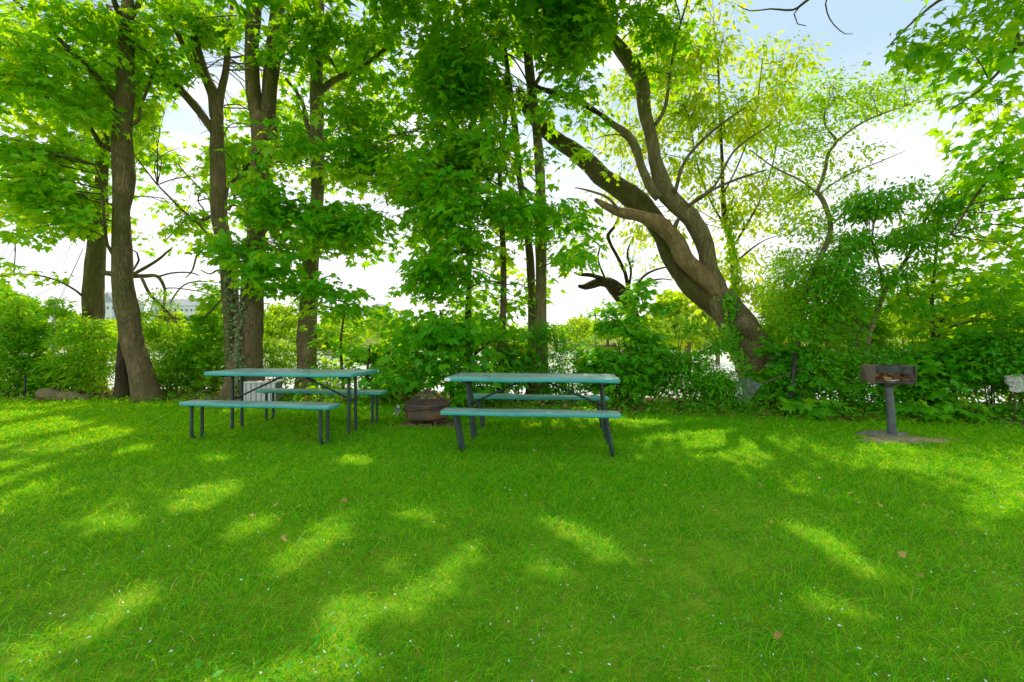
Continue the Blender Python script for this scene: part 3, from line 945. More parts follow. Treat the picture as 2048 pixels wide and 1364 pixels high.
def build_grill():
    base = np.array([4.78, 5.72, 0])
    rz = math.radians(-16)
    t = empty('park_grill', base, 'rusty charcoal grill box on a grey steel post by the bushes', 'grill')
    R = rotz(rz)
    g = Geo()
    p, q = smooth_path([[0.0, 0, -0.03], [-0.02, 0, 0.3], [-0.055, 0, 0.66]], [0.047, 0.046, 0.046], 0.08)
    tube(g, p, q, 18)
    link('post', g.mesh('post', True), M['post_grey'], t)
    cb = np.array([-0.06, 0.0, 0.0])
    w, d, h, z0 = 0.41, 0.35, 0.205, 0.685

    def pbox(nm, c, size, mat):
        g = Geo()
        box(g, R @ np.asarray(c) + cb, size, R)
        o = link(nm, g.mesh(nm), mat, t)
        bv = o.modifiers.new('bevel', 'BEVEL'); bv.width = 0.003; bv.segments = 2
        return o
    pbox('floor_plate', (0, 0, z0), (w, d, 0.012), M['soot'])
    pbox('side_plate', (-w / 2 - 0.004, 0, z0 + h / 2 - 0.004), (0.008, d + 0.03, h + 0.02), M['rust_grey'])
    pbox('side_plate', (w / 2 + 0.004, 0, z0 + h / 2 - 0.004), (0.008, d + 0.03, h + 0.02), M['rust_grey'])
    pbox('back_plate', (0, d / 2 + 0.004, z0 + h / 2), (w - 0.004, 0.008, h), M['soot'])
    pbox('top_bar', (0, -d / 2 + 0.02, z0 + h - 0.045), (w - 0.004, 0.03, 0.09), M['soot'])
    pbox('front_lip', (0, -d / 2 - 0.006, z0 + 0.008), (w - 0.01, 0.012, 0.03), M['soot'])
    pbox('socket', (0, 0, z0 - 0.03), (0.12, 0.12, 0.05), M['soot'])
    g = Geo()
    for k in range(11):
        x = -w / 2 + 0.03 + k * (w - 0.06) / 10
        tube(g, [R @ np.array([x, -d / 2 + 0.05, z0 + 0.13]) + cb, R @ np.array([x, d / 2 - 0.01, z0 + 0.13]) + cb], [0.005, 0.005], 6)
    for y in (-d / 2 + 0.05, d / 2 - 0.02):
        tube(g, [R @ np.array([-w / 2, y, z0 + 0.124]) + cb, R @ np.array([w / 2, y, z0 + 0.124]) + cb], [0.006, 0.006], 6)
    link('grate', g.mesh('grate', True), M['rust_dark'], t)
    # dry leaves heaped in the box
    g = Geo(); n = 150
    loc = np.stack([rng.uniform(-w / 2 + .04, w / 2 - .05, n), rng.uniform(-d / 2 + .05, d / 2 - .03, n), np.zeros(n)], -1)
    loc[:, 2] = z0 + 0.015 + rng.uniform(0, 0.085, n) * np.clip(1.1 - np.abs(loc[:, 0]) / (w / 2), .3, 1)
    place_leaves(g, MAPLE_LO, (loc @ R.T) + cb + base, rng.normal(0, 1, (n, 3)), rng.normal(0, .8, (n, 3)) + [0, -0.6, .6], rng.uniform(.05, .1, n), rng.uniform(.2, 1, n))
    tag(link('dry_leaves', g.mesh('dry_leaves'), M['litter']), 'heap of dry orange leaves inside the grill box', 'dry leaves', kind='stuff')
    g = Geo()
    v = []
    nx, ny = 12, 7
    for j in range(ny):
        for i in range(nx):
            x = (i / (nx - 1) - .5) * 0.19; y = (j / (ny - 1) - .5) * 0.13
            v.append(R @ np.array([0.06 + x, -d / 2 + 0.075 + y, z0 + 0.016 + 0.028 * (1 - (2 * x / .19) ** 2) * (0.7 + .5 * mnoise.noise(Vector((x * 40, y * 40, 1))))]) + cb + base)
    g.add(v, [np.array([[j * nx + i, j * nx + i + 1, (j + 1) * nx + i + 1, (j + 1) * nx + i] for j in range(ny - 1) for i in range(nx - 1)])])
    tag(link('foil_sheet', g.mesh('foil_sheet', True), M['foil']), 'crumpled white foil lying at the front of the grill box', 'foil')
    disc('concrete_footing', (4.76, 5.82, 0), 0.34, 0.17, 0.012, M['concrete'], 0.035)
    disc('sand_patch', (4.72, 5.48, 0), 0.66, 0.21, 0.004, M['sand'], 0.012)


def build_box():
    c = at(525, 806, 8.55)
    t = empty('storage_box', (c[0], c[1], 0), 'white panelled box with a grey side under the big trees', 'box', None, math.radians(12))
    w, d, h = 0.58, 0.42, 0.40
    g = Geo()
    for k in range(7):
        x = -w / 2 + (k + .5) * w / 7
        box(g, [x, -d / 2, h / 2], [w / 7 - 0.012, 0.02, h])
    o = link('front_panel', g.mesh('front_panel'), M['panel_white'], t)
    bv = o.modifiers.new('bevel', 'BEVEL'); bv.width = 0.004; bv.segments = 2
    g = Geo(); box(g, [0, 0.012, h / 2], [w - 0.01, d - 0.01, h - 0.012])
    link('body', g.mesh('body'), M['panel_grey'], t)
    g = Geo(); box(g, [0, 0, h + 0.01], [w + 0.03, d + 0.04, 0.022])
    o = link('lid', g.mesh('lid'), M['panel_white'], t)
    bv = o.modifiers.new('bevel', 'BEVEL'); bv.width = 0.005; bv.segments = 2
    g = Geo()
    for k in range(5):
        a = np.array([-0.2 + 0.1 * k, -0.1 + .04 * k, h + 0.03]); b = a + np.array([0.25, 0.1 - .07 * k, 0.015 * k])
        tube(g, [a, (a + b) / 2 + [0, 0, .012], b], [0.008, 0.007, 0.004], 5)
    o = link('twigs', g.mesh('twigs', True), M['twig'])
    o.location = t.location; o.rotation_euler = t.rotation_euler
    tag(o, 'loose dry twigs lying on the lid of the white panelled box', 'twigs')


def build_small():
    # log
    c = at(128, 800, 8.85)
    t = empty('fallen_log', (c[0], c[1], 0), 'rotten brown log lying at the lawn edge on the far left', 'log')
    g = Geo()
    p, q = smooth_path([[-0.5, 0.03, 0.15], [-0.2, 0.0, 0.11], [0.15, -.02, 0.09], [0.5, 0.0, 0.05]], [0.10, 0.12, 0.09, 0.06], 0.05)
    tube(g, p, q, 14, 0.35, True, .5, 3.0)
    link('log_body', g.mesh('log_body', True), M['bark_warm'], t)
    g = Geo()
    tube(g, [[-0.1, 0, .18], [-0.05, -0.06, .26], [-0.02, -.08, .29]], [0.03, .02, .012], 7, .3)
    link('branch_stub', g.mesh('branch_stub', True), M['bark_warm'], t)
    # lichen board on stake
    c = at(2030, 766, 6.5)
    t = empty('weathered_board', (c[0], c[1], 0), 'lichen grey weathered board on a thin stake at the far right', 'board')
    g = Geo()
    out = np.array([[-0.145, 0.10], [-0.13, -0.01], [-0.06, -0.05], [-0.10, -0.11], [0.02, -0.135], [0.14, -0.11], [0.17, 0.0], [0.16, 0.12], [0.02, 0.125]])
    n = len(out)
    V = np.vstack([np.column_stack([out[:, 0], np.full(n, -0.012), out[:, 1] + c[2]]), np.column_stack([out[:, 0], np.full(n, 0.012), out[:, 1] + c[2]])])
    g.add(V, [np.array([list(range(n - 1, -1, -1))]), np.array([[n + k for k in range(n)]]), np.array([[k, (k + 1) % n, n + (k + 1) % n, n + k] for k in range(n)])])
    link('board', g.mesh('board'), M['lichen'], t)
    g = Geo(); tube(g, [[0.02, 0.03, -0.05], [0.02, 0.025, c[2]]], [0.011, 0.010], 7)
    link('stake', g.mesh('stake', True), M['twig'], t)
    # black fence post
    t = empty('fence_post', (*at(1577, 832, 7.15)[:2], 0), 'black metal post leaning beside the thin brown trunk', 'post')
    g = Geo(); a, b = at(1577, 834, 7.15), at(1590, 708, 7.2)
    o = np.array(t.location)
    tube(g, [a - o, b - o], [0.030, 0.030], 10)
    link('post_tube', g.mesh('post_tube', True), M['black'], t)
    g = Geo(); tube(g, [b - o, b - o + [0.003, 0, 0.02], b - o + [0.004, 0, 0.035]], [0.034, 0.034, 0.015], 10)
    link('post_cap', g.mesh('post_cap', True), M['black'], t)
    # small stake at the left
    t = empty('wooden_stake', (*at(50, 800, 9.1)[:2], 0), 'thin black stake standing in the bushes at the far left', 'stake')
    g = Geo(); tube(g, [[0, 0, -0.05], [0.0, 0, 0.22], [0.005, 0, 0.46]], [0.018, 0.018, 0.016], 8)
    link('stake_body', g.mesh('stake_body', True), M['black'], t)
    g = Geo(); tube(g, [[0.005, 0, 0.46], [0.005, 0, 0.485]], [0.02, 0.012], 8)
    link('stake_tip', g.mesh('stake_tip', True), M['black'], t)
    # leaf rake lying on its tines against the post
    apex = at(1524, 768, 7.05)
    t = empty('leaf_rake', (apex[0], apex[1], 0), 'grey wire leaf rake leaning on the black post', 'rake')
    o = np.array(t.location)
    hend = at(1652, 717, 7.35)
    g = Geo(); p, q = smooth_path([apex - o, (apex + hend) / 2 - o, hend - o], [0.011, 0.012, 0.012], .1)
    tube(g, p, q, 8); link('handle', g.mesh('handle', True), M['twig'], t)
    g = Geo(); e0 = apex + (hend - apex) * 0.9
    tube(g, [e0 - o, hend - o], [0.014, 0.014], 8); link('grip', g.mesh('grip', True), M['white'], t)
    tips = [at(1473, 750, 7.0), at(1472, 772, 6.95), at(1478, 792, 6.92), at(1494, 806, 6.9)]
    tp, _ = smooth_path(tips, [1] * 4, 0.012)
    sel = tp[np.linspace(0, len(tp) - 1, 24).astype(int)]
    g = Geo()
    for s in sel:
        d = s - apex
        hook = s + np.array([-0.01, 0.03, -0.02])
        tube(g, [apex - o, apex + d * .5 - o, s - o, hook - o], [0.0021, 0.0021, 0.0021, 0.0017], 5)
    link('tines', g.mesh('tines', True), M['galv'], t)
    g = Geo()
    mids = np.array([apex + (s - apex) * .52 for s in sel]) - o
    tube(g, mids, np.full(len(mids), .006), 5)
    link('tine_bar', g.mesh('tine_bar', True), M['galv'], t)
    # fallen sticks under the big tree
    for k, (a, b, lab) in enumerate((((372, 803, 8.9), (432, 772, 9.3), 'longer bare grey stick slanting over the leaf litter left of the big trunk'),
                                     ((392, 806, 8.8), (470, 800, 9.0), 'shorter bare grey stick lying flat by the big trunk'))):
        A, Bp = at(*a), at(*b)
        g = Geo()
        p, q = smooth_path([A, A * .5 + Bp * .5 + [0, 0, .03], Bp], [0.018, 0.014, 0.008], .08)
        tube(g, p, q, 7, .2)
        l2 = A * .4 + Bp * .6
        tube(g, [l2, l2 + [0.08, 0.05, .12]], [0.008, 0.004], 5)
        tag(link('fallen_branch', g.mesh('fallen_branch', True), M['twig_pale']), lab, 'stick', 'sticks on the leaf litter')


# ------------------------------------------------------------------ far side of the water
def build_far():
    # leaning pale pole with its stay
    def zw(D, z=-2.3):
        return HY + (CAMH - z) / D * FPX
    D = 24
    a, b, c = at(30, 790, D), at(137, 562, D), at(166, 498, D)
    t = empty('leaning_pole', (a[0], a[1], -2.3), 'pale pole leaning over the water at the far left', 'pole')
    o = np.array(t.location)
    g = Geo(); tube(g, [a - o, (a + b) / 2 - o, b - o], [0.10, 0.08, 0.055], 10)
    link('pole', g.mesh('pole', True), M['white'], t)
    g = Geo(); tube(g, [b - o, c - o], [0.022, 0.018], 6)
    link('pole_tip', g.mesh('pole_tip', True), M['post_grey'], t)
    b2 = at(190, 545, D); b3 = at(62, 596, D)
    g = Geo(); tube(g, [b2 - o, at(130, 566, D) - o, b3 - o], [0.012] * 3, 5)
    link('stay_wire', g.mesh('stay_wire', True), M['soot'], t)
    D = 27
    a = at(103, zw(D), D); b = at(104, 610, D)
    t = empty('mooring_pile', a, 'weathered wooden mooring pile with a dark cap behind the pale pole', 'pile')
    g = Geo(); tube(g, [[0, 0, -.5], [0, 0, (b - a)[2] * .5], b - a], [0.19, 0.18, 0.17], 12, .06)
    link('pile', g.mesh('pile', True), M['concrete'], t)
    g = Geo(); lathe(g, [(0.19, -0.02), (0.20, 0.05), (0.19, 0.22), (0.1, 0.34), (0.0, 0.36)], (b - a), 14)
    link('pile_cap', g.mesh('pile_cap', True), M['black'], t)

    # apartment houses across the water, wall colours lightened to paint in distance haze
    sid = plain('pale_grey_siding', (0.50, 0.55, 0.62), (0.60, 0.64, 0.69), rough=0.8, scale=2)
    stn = plain('grey_stone_base', (0.50, 0.50, 0.52), (0.6, 0.6, 0.61), rough=0.9, scale=3)
    roofm = plain('slate_roof', (0.24, 0.26, 0.30), (0.32, 0.34, 0.38), rough=0.8, scale=2)
    glass = plain('dark_window', (0.09, 0.12, 0.16), (0.14, 0.18, 0.23), rough=0.1, scale=1)
    tan = plain('tan_gable', (0.62, 0.42, 0.18), (0.72, 0.5, 0.24), rough=0.8, scale=2)

    def house(label, x0, x1, ytop, yeave, D, floors, gables, cols):
        l, r = at(x0, yeave, D), at(x1, yeave, D)
        w = r[0] - l[0]; zb = 2.0; ze = l[2]; zr = at(x0, ytop, D)[2]; dp = 14
        t = empty('apartment_house', ((l[0] + r[0]) / 2, D, zb), label, 'apartment house', 'apartment houses across the water')
        H = ze - zb
        g = Geo(); box(g, [0, dp / 2, H / 2 + H * .21], [w, dp, H * .58]); link('upper_wall', g.mesh('w'), sid, t)
        g = Geo(); box(g, [0, dp / 2, H * .105 - .4], [w + .15, dp + .15, H * .63 * .5 + .6]); link('lower_wall', g.mesh('w'), stn, t)
        g = Geo()
        rr = zr - ze
        v = [[-w / 2 - .5, -.6, H], [w / 2 + .5, -.6, H], [w / 2 + .5, dp + .6, H], [-w / 2 - .5, dp + .6, H], [-w / 2 + 2, dp / 2, H + rr], [w / 2 - 2, dp / 2, H + rr]]
        g.add(v, [np.array([[0, 1, 5, 4], [2, 3, 4, 5], [3, 2, 1, 0]]), np.array([[1, 2, 5], [3, 0, 4]])])
        link('roof', g.mesh('roof'), roofm, t)
        for gx, gw in gables:
            g = Geo()
            x = gx * w
            v = [[x - gw, -1.2, H - .2], [x + gw, -1.2, H - .2], [x, -1.2, H + rr * .95], [x - gw, dp / 2, H - .2], [x + gw, dp / 2, H - .2], [x, dp / 2, H + rr * .95]]
            g.add(v, [np.array([[0, 1, 2]]), np.array([[1, 4, 5, 2], [3, 0, 2, 5]])])
            gb = link('gable', g.mesh('gable'), roofm, t)
            g = Geo(); box(g, [x, -.75, H / 2 + .2], [gw * 1.6, 1.4, H - .3])
            link('bay', g.mesh('bay'), sid, t)
        for f in range(floors):
            for cidx in range(cols):
                x = -w / 2 + w * (cidx + .5) / cols
                z = H * (f + .55) / floors
                inbay = any(abs(x - gx * w) < gw * .9 for gx, gw in gables)
                yy = -1.47 if inbay else -0.10
                g = Geo(); box(g, [x, yy, z], [1.5, .1, 1.9]); fr = link('window', g.mesh('window'), M['white'], t)
                g = Geo(); box(g, [x, yy - .06, z], [1.2, .06, 1.6]); link('pane', g.mesh('pane'), glass, fr)
        return t
    house('pale grey apartment house with a steep gable half hidden behind the left trunk', 196, 246, 583, 606, 240, 3, [(-.08, 4.2)], 5)
    house('long grey apartment house with a tan gable between two trunks', 302, 388, 596, 611, 270, 3, [(-.36, 3.0), (.02, 3.4)], 9)
    house('apartment house partly hidden by the right edge of the twin trunks', 408, 470, 598, 612, 290, 3, [(-.2, 3.2)], 6)
    house('small blue grey apartment house far away between the trunks', 738, 772, 606, 616, 330, 3, [(0, 3.0)], 4)

    # utility pole
    D = 72
    a = at(1191, zw(D, 0.2), D); b = at(1190, 614, D)
    t = empty('utility_pole', a, 'grey utility pole with two crossarms far across the water', 'utility pole')
    h = (b - a)[2]
    g = Geo(); tube(g, [[0, 0, -3], [0, 0, h * .5], [0, 0, h]], [0.15, 0.13, 0.10], 8); link('pole', g.mesh('p', True), M['soot'], t)
    for z in (h - .45, h - 1.4):
        g = Geo(); box(g, [0, -.12, z], [1.35, .09, .11]); ca = link('crossarm', g.mesh('c'), M['soot'], t)
        for x in (-.55, .55):
            g = Geo(); lathe(g, [(0, .2), (.05, .18), (.06, .06), (.02, 0)], (x, -.12, z + .05), 8); link('insulator', g.mesh('i', True), M['post_grey'], ca)

    # far trees
    def far_tree(label, px, ybase, ytop, D, wpx, mat, tint=0.0):
        b = at(px, ybase, D); top = at(px, ytop, D)
        h = top[2] - b[2]; w = wpx / FPX * D / 2
        zb = float(ground_z(np.array(b[0]), np.array(float(D))))
        t = empty('far_tree', (b[0], D, zb), label, 'tree', 'trees across the water')
        g = Geo(); tube(g, [[0, 0, -.3], [0.1, 0, (top[2] - zb) * .45], [0, 0, (top[2] - zb) * .8]], [w * .09, w * .06, w * .03], 7, .1)
        link('trunk', g.mesh('trunk', True), M['bark'], t)
        g = Geo()
        k = 26
        cs = sample_ellipsoid((b[0], D, b[2] + h * .46), (w * .8, w * .8, h * .46), k)
        for c in cs:
            n = 130
            d = rng.normal(size=(n, 3)); d /= np.linalg.norm(d, axis=1)[:, None]
            rad = w * rng.uniform(.24, .42)
            pos = c + d * rad * rng.uniform(.6, 1, n)[:, None] * [1, 1, .75]
            place_leaves(g, BLOB, pos, rng.normal(0, 1, (n, 3)) + [0, 0, -.3], d + rng.normal(0, .4, (n, 3)), rng.uniform(.5, 1.1, n) * w * .15, np.clip(rng.normal(.5 + tint, .2, n), 0, 1))
        link('crown', g.mesh('crown', False, (b[0], D, zb)), mat, t)
    for i, (px, yb, yt, D, w, m, lab) in enumerate([
            (5, 675, 570, 130, 95, 'maple_yellow', 'bright rounded tree at the left end of the far bank'),
            (50, 676, 590, 140, 80, 'maple', 'darker green tree in the middle of the left far bank'),
            (82, 676, 604, 150, 60, 'maple_yellow', 'lower light green tree at the right of the left far bank'),
            (150, 672, 622, 170, 70, 'maple_yellow', 'low far tree between the pile and the mossy trunk'),
            (224, 668, 636, 190, 56, 'yellow', 'small yellow orange tree in front of the gabled house'),
            (340, 668, 622, 200, 70, 'yellow', 'low yellow tree in front of the long apartment house'),
            (428, 668, 614, 180, 80, 'yellow', 'low yellow tree right of the long apartment house'),
            (560, 672, 612, 150, 90, 'yellow', 'low yellow tree seen between the big twin trunks'),
            (755, 672, 618, 120, 52, 'yellow', 'upright pale yellow tree seen through the gap left of centre'),
            (690, 672, 620, 140, 90, 'maple_yellow', 'low light green tree just right of the mid trunk'),
            (1128, 676, 650, 120, 60, 'yellow', 'low orange yellow tree right of the centre trunk'),
            (1160, 680, 634, 110, 66, 'yellow', 'round yellow tree left of the utility pole'),
            (1215, 675, 644, 130, 70, 'maple_yellow', 'light green far tree right of the utility pole'),
            (1300, 682, 636, 115, 120, 'maple_yellow', 'light green far tree behind the dead leaning tree'),
            (1375, 690, 580, 62, 170, 'yellow', 'large yellow tree framed by the big leaning trunk'),
            (1435, 690, 606, 58, 100, 'yellow', 'yellow tree touching the underside of the leaning trunk'),
            (1555, 676, 600, 70, 90, 'yellow', 'yellow tree right of the leaning trunk base'),
            (1700, 672, 615, 90, 110, 'maple_yellow', 'light green far tree behind the right hand thicket'),
            (1830, 672, 610, 80, 120, 'yellow', 'yellow far tree behind the grill'),
            (1960, 672, 610, 85, 130, 'yellow', 'yellow far tree near the right edge'),
            (2060, 672, 590, 80, 120, 'maple_yellow', 'light green far tree at the right edge')]):
        far_tree(lab, px, yb, yt, D, w, M[m])
    # low scrub along the far bank, one mass
    g = Geo()
    n = 520
    X = rng.uniform(-260, 260, n); Y = 150 + np.abs(rng.normal(0, 14, n))
    keep = (np.array([mnoise.noise(Vector((x * .035, 3, 8))) for x in X]) > -0.28)
    for x, y in zip(X[keep], Y[keep]):
        k = 55
        d = rng.normal(size=(k, 3)); d /= np.linalg.norm(d, axis=1)[:, None]
        r = rng.uniform(1.6, 4.2)
        z = float(ground_z(np.array(x), np.array(y)))
        pos = np.array([x, y, z + r * .6]) + d * [r * 1.3, r, r * rng.uniform(.7, 1.3)] * rng.uniform(.5, 1, k)[:, None]
        place_leaves(g, BLOB, pos, rng.normal(0, 1, (k, 3)), d + rng.normal(0, .5, (k, 3)), rng.uniform(.6, 1.5, k), np.clip(rng.normal(.5, .25, k) + rng.normal(0, .2), 0, 1))
    tag(link('far_wood', g.mesh('far_wood'), M['shrub_yellow']), 'hazy yellow green scrub along the far bank of the water', 'woodland', kind='stuff')
    # parked cars on the far shore
    carm = [plain('white_car_paint', (0.75, 0.76, 0.78), rough=0.25, scale=2), plain('silver_car_paint', (0.45, 0.48, 0.52), rough=0.25, scale=2), plain('blue_car_paint', (0.10, 0.16, 0.30), rough=0.25, scale=2)]
    tyre = plain('tyre_rubber', (0.02, 0.02, 0.02), rough=0.8)
    for i, (px, D, mi, lab) in enumerate(((1352, 128, 0, 'white car parked on the far shore left of two others'), (1395, 130, 1, 'silver car parked on the far shore in the middle'),
                                          (1436, 127, 0, 'white car parked on the far shore by the leaning trunk'), (1120, 132, 0, 'white car parked on the far shore near the yellow trees'),
                                          (1240, 130, 2, 'blue car parked on the far shore behind the round bush'))):
        x = (px - CX) / FPX * D
        z = float(ground_z(np.array(x), np.array(float(D))))
        z = max(z, -1.9)
        t = empty('parked_car', (x, D, z), lab, 'car', 'cars parked on the far shore', random.uniform(-.2, .2))
        g = Geo()
        prof = np.array([[-2.2, .35], [-2.25, .75], [-2.0, .92], [-1.2, 1.0], [-.6, 1.42], [.9, 1.45], [1.6, 1.0], [2.15, .9], [2.25, .6], [2.2, .35]])
        n = len(prof)
        V = np.vstack([np.column_stack([prof[:, 0], np.full(n, -.85), prof[:, 1]]), np.column_stack([prof[:, 0], np.full(n, .85), prof[:, 1]])])
        g.add(V, [np.array([list(range(n - 1, -1, -1))]), np.array([[n + k for k in range(n)]]), np.array([[k, (k + 1) % n, n + (k + 1) % n, n + k] for k in range(n)])])
        o = link('body', g.mesh('body'), carm[mi], t)
        bv = o.modifiers.new('bevel', 'BEVEL'); bv.width = .08; bv.segments = 2
        g = Geo()
        win = np.array([[-1.05, 1.0], [-.55, 1.36], [.85, 1.38], [1.4, 1.0]])
        for yy in (-.87, .87):
            g.add(np.column_stack([win[:, 0], np.full(4, yy), win[:, 1]]), [np.array([[0, 1, 2, 3]])])
        link('side_windows', g.mesh('side_windows'), glass, t)
        for wx in (-1.4, 1.4):
            for wy in (-.8, .8):
                g = Geo(); tube(g, [[wx, wy - .1, .33], [wx, wy + .1, .33]], [.33, .33], 16); link('wheel', g.mesh('wheel', True), tyre, t)


# ------------------------------------------------------------------ trees
def build_trees():
    rnd = dict(twigmat=M['twig'])
    # --- far left mossy trunk with a bare dead limb
    D = 10.6
    make_tree('mossy_tree', 'thick mossy trunk at the far left with a bare limb reaching right',
              [W(D, [(190, 815, 40), (188, 740, 37), (187, 640, 35), (189, 560, 34), (193, 490, 30), (200, 420, 25), (204, 340, 20), (210, 250, 15), (205, 120, 10)])],
              [B(90, 330, 130, 130, 10.8, 1.3, 1.3), B(170, 300, 110, 150, 11, 1.2, 1.2), B(60, 120, 130, 120, 10.5, 1.4, 1.4), B(50, 545, 70, 32, 10, .5, .45)],
              M['bark_moss'], M['maple_yellow'], seed=2.0, leaf=0.16, clump=1, maxlen=2.2,
              extra=[('branch', [W((10.5, 9.9), [(184, 612, 6), (150, 580, 4.5), (100, 556, 3.5), (40, 548, 2.5), (-20, 556, 2)])], M['bark']),
                     ('dead_limb', [W((10.5, 10.2), [(206, 545, 11), (232, 549, 10), (262, 552, 9), (290, 552, 8), (315, 553, 7), (330, 580, 5), (328, 620, 4), (337, 656, 2.5)]),
                                    W((10.25, 10), [(262, 551, 7), (300, 530, 6), (322, 515, 5), (333, 505, 4), (345, 495, 2.5)]),
                                    W((10.2, 10), [(284, 556, 6), (300, 588, 6), (330, 618, 5), (345, 635, 4), (362, 658, 2.5)]),
                                    W((10.1, 9.9), [(318, 553, 4), (345, 546, 3.5), (380, 545, 3), (398, 551, 2)]),
                                    W((10.1, 9.9), [(346, 636, 3.5), (375, 640, 3), (395, 635, 2), (410, 637, 1.5)]),
                                    W((10.1, 9.9), [(340, 605, 3), (362, 575, 3), (385, 564, 2.5), (420, 563, 2), (437, 566, 1.5)]),
                                    W((10.1, 9.9), [(331, 577, 3), (350, 576, 2.5), (400, 583, 2), (425, 590, 1.5)]),
                                    W((10.2, 10), [(262, 548, 4), (278, 520, 4), (274, 505, 3), (262, 498, 2)])], M['bark'])])
    # --- left trunk
    make_tree('maple_tree', 'leftmost tall maple with a swollen bump low on its leaning trunk',
              [W((8.75, 8.6), [(298, 808, 54), (290, 770, 45), (280, 730, 40), (268, 694, 38), (254, 630, 41), (247, 588, 41), (245, 560, 36), (244, 487, 32), (242, 420, 29), (246, 350, 37), (246, 250, 33), (252, 140, 27), (254, 50, 22), (258, -60, 18), (262, -220, 12)]),
               W((8.6, 7.8), [(232, 200, 12), (205, 165, 11), (170, 130, 10), (120, 80, 9), (60, 30, 8), (0, -30, 6)]),
               W((8.7, 8.1), [(230, 302, 11), (203, 290, 10), (190, 270, 8), (178, 250, 6), (150, 225, 4), (100, 200, 3)]),
               W((8.6, 8.4), [(226, 508, 8), (215, 490, 6), (208, 430, 5), (203, 370, 4), (190, 330, 3)]),
               W((8.6, 9.0), [(262, 250, 8), (277, 240, 7), (283, 210, 6), (300, 165, 5), (310, 130, 3)]),
               W((8.6, 9.4), [(260, 40, 10), (300, -30, 9), (360, -120, 7)]),
               W((8.6, 6.8), [(250, 60, 12), (220, -30, 10), (190, -200, 8), (150, -330, 6)]),
               W((6.9, 6.5), [(160, -300, 7), (350, -380, 6), (600, -400, 4)])],
              [B(90, 80, 150, 120, 8.0, 1.2, 2.0), B(70, 230, 140, 90, 8.1, 1.1, 1.9), B(110, 350, 120, 70, 8.2, 1.0, 1.8), B(190, 420, 90, 50, 8.3, .7, 1.6),
               B(120, 440, 60, 28, 8.2, .5, 1.4), B(20, 420, 60, 50, 8.2, .7, 1.0), B(260, 120, 130, 130, 9.2, .9, 1.4), B(310, 300, 70, 80, 9.3, .7, 1.0), B(320, 420, 60, 40, 9, .6, .9),
               BW(-3.2, 6.6, 8.4, 3.4, 2.4, 1.4, 1.7, 1.3)],
              M['bark'], M['maple_yellow'], seed=4.0, extra=[('second_stem', [W((8.95, 9.0), [(247, 810, 34), (244, 757, 25), (247, 700, 19), (250, 650, 15), (246, 560, 13), (245, 480, 12), (252, 410, 13), (258, 375, 13), (255, 300, 10), (252, 180, 8)])], M['bark_dark'])], flare=(0, .25, .10), clump=1, leaf=0.15)
    # --- twin trunks of the big tree
    make_tree('maple_tree', 'big forked maple with ivy whose thick trunk stands behind the left table',
              [W((9.0, 9.1), [(490, 806, 78), (491, 745, 66), (498, 680, 50), (504, 600, 42), (510, 500, 38), (514, 420, 38), (521, 350, 40), (527, 280, 46), (528, 232, 46)]),
               W((9.1, 8.9), [(524, 265, 32), (513, 222, 29), (507, 180, 28), (504, 100, 27), (508, 0, 28), (512, -100, 24), (514, -280, 15)]),
               W((9.1, 9.3), [(530, 270, 32), (536, 225, 29), (541, 160, 28), (550, 80, 30), (558, 0, 26), (566, -100, 20), (570, -240, 13)]),
               W((9.2, 8.6), [(556, 66, 18), (572, 45, 17), (588, 28, 16), (625, 2, 14), (680, -40, 11)]),
               W((8.9, 7.6), [(506, 0, 14), (470, -90, 12), (440, -200, 9), (420, -320, 7)]),
               W((7.8, 5.8), [(425, -300, 9), (440, -400, 7), (430, -440, 4)]), W((7.8, 6.4), [(430, -310, 8), (650, -400, 6), (930, -420, 4)])],
              [B(600, 90, 110, 110, 9.0, 1.0, 1.8), B(560, 330, 110, 90, 8.4, .8, 1.9), B(500, 440, 80, 70, 8.2, .6, 2.0), B(590, 470, 100, 80, 8.3, .7, 2.1), B(540, 540, 70, 45, 8.2, .5, 1.6),
               B(440, 480, 60, 40, 8.3, .5, 1.2), B(430, 70, 120, 100, 9.3, .9, 1.3), B(400, 230, 90, 90, 9.6, .9, 1.0), BW(-3.6, 5.6, 7.2, 2.6, 2.2, 1.0, 1.5, 1.3), BW(-.8, 6.4, 7.6, 2.4, 2.4, 1.2, 1.6, 1.3)],
              M['bark'], M['maple'], seed=6.0, flare=(0, .5, .22), clump=1, leaf=0.155)
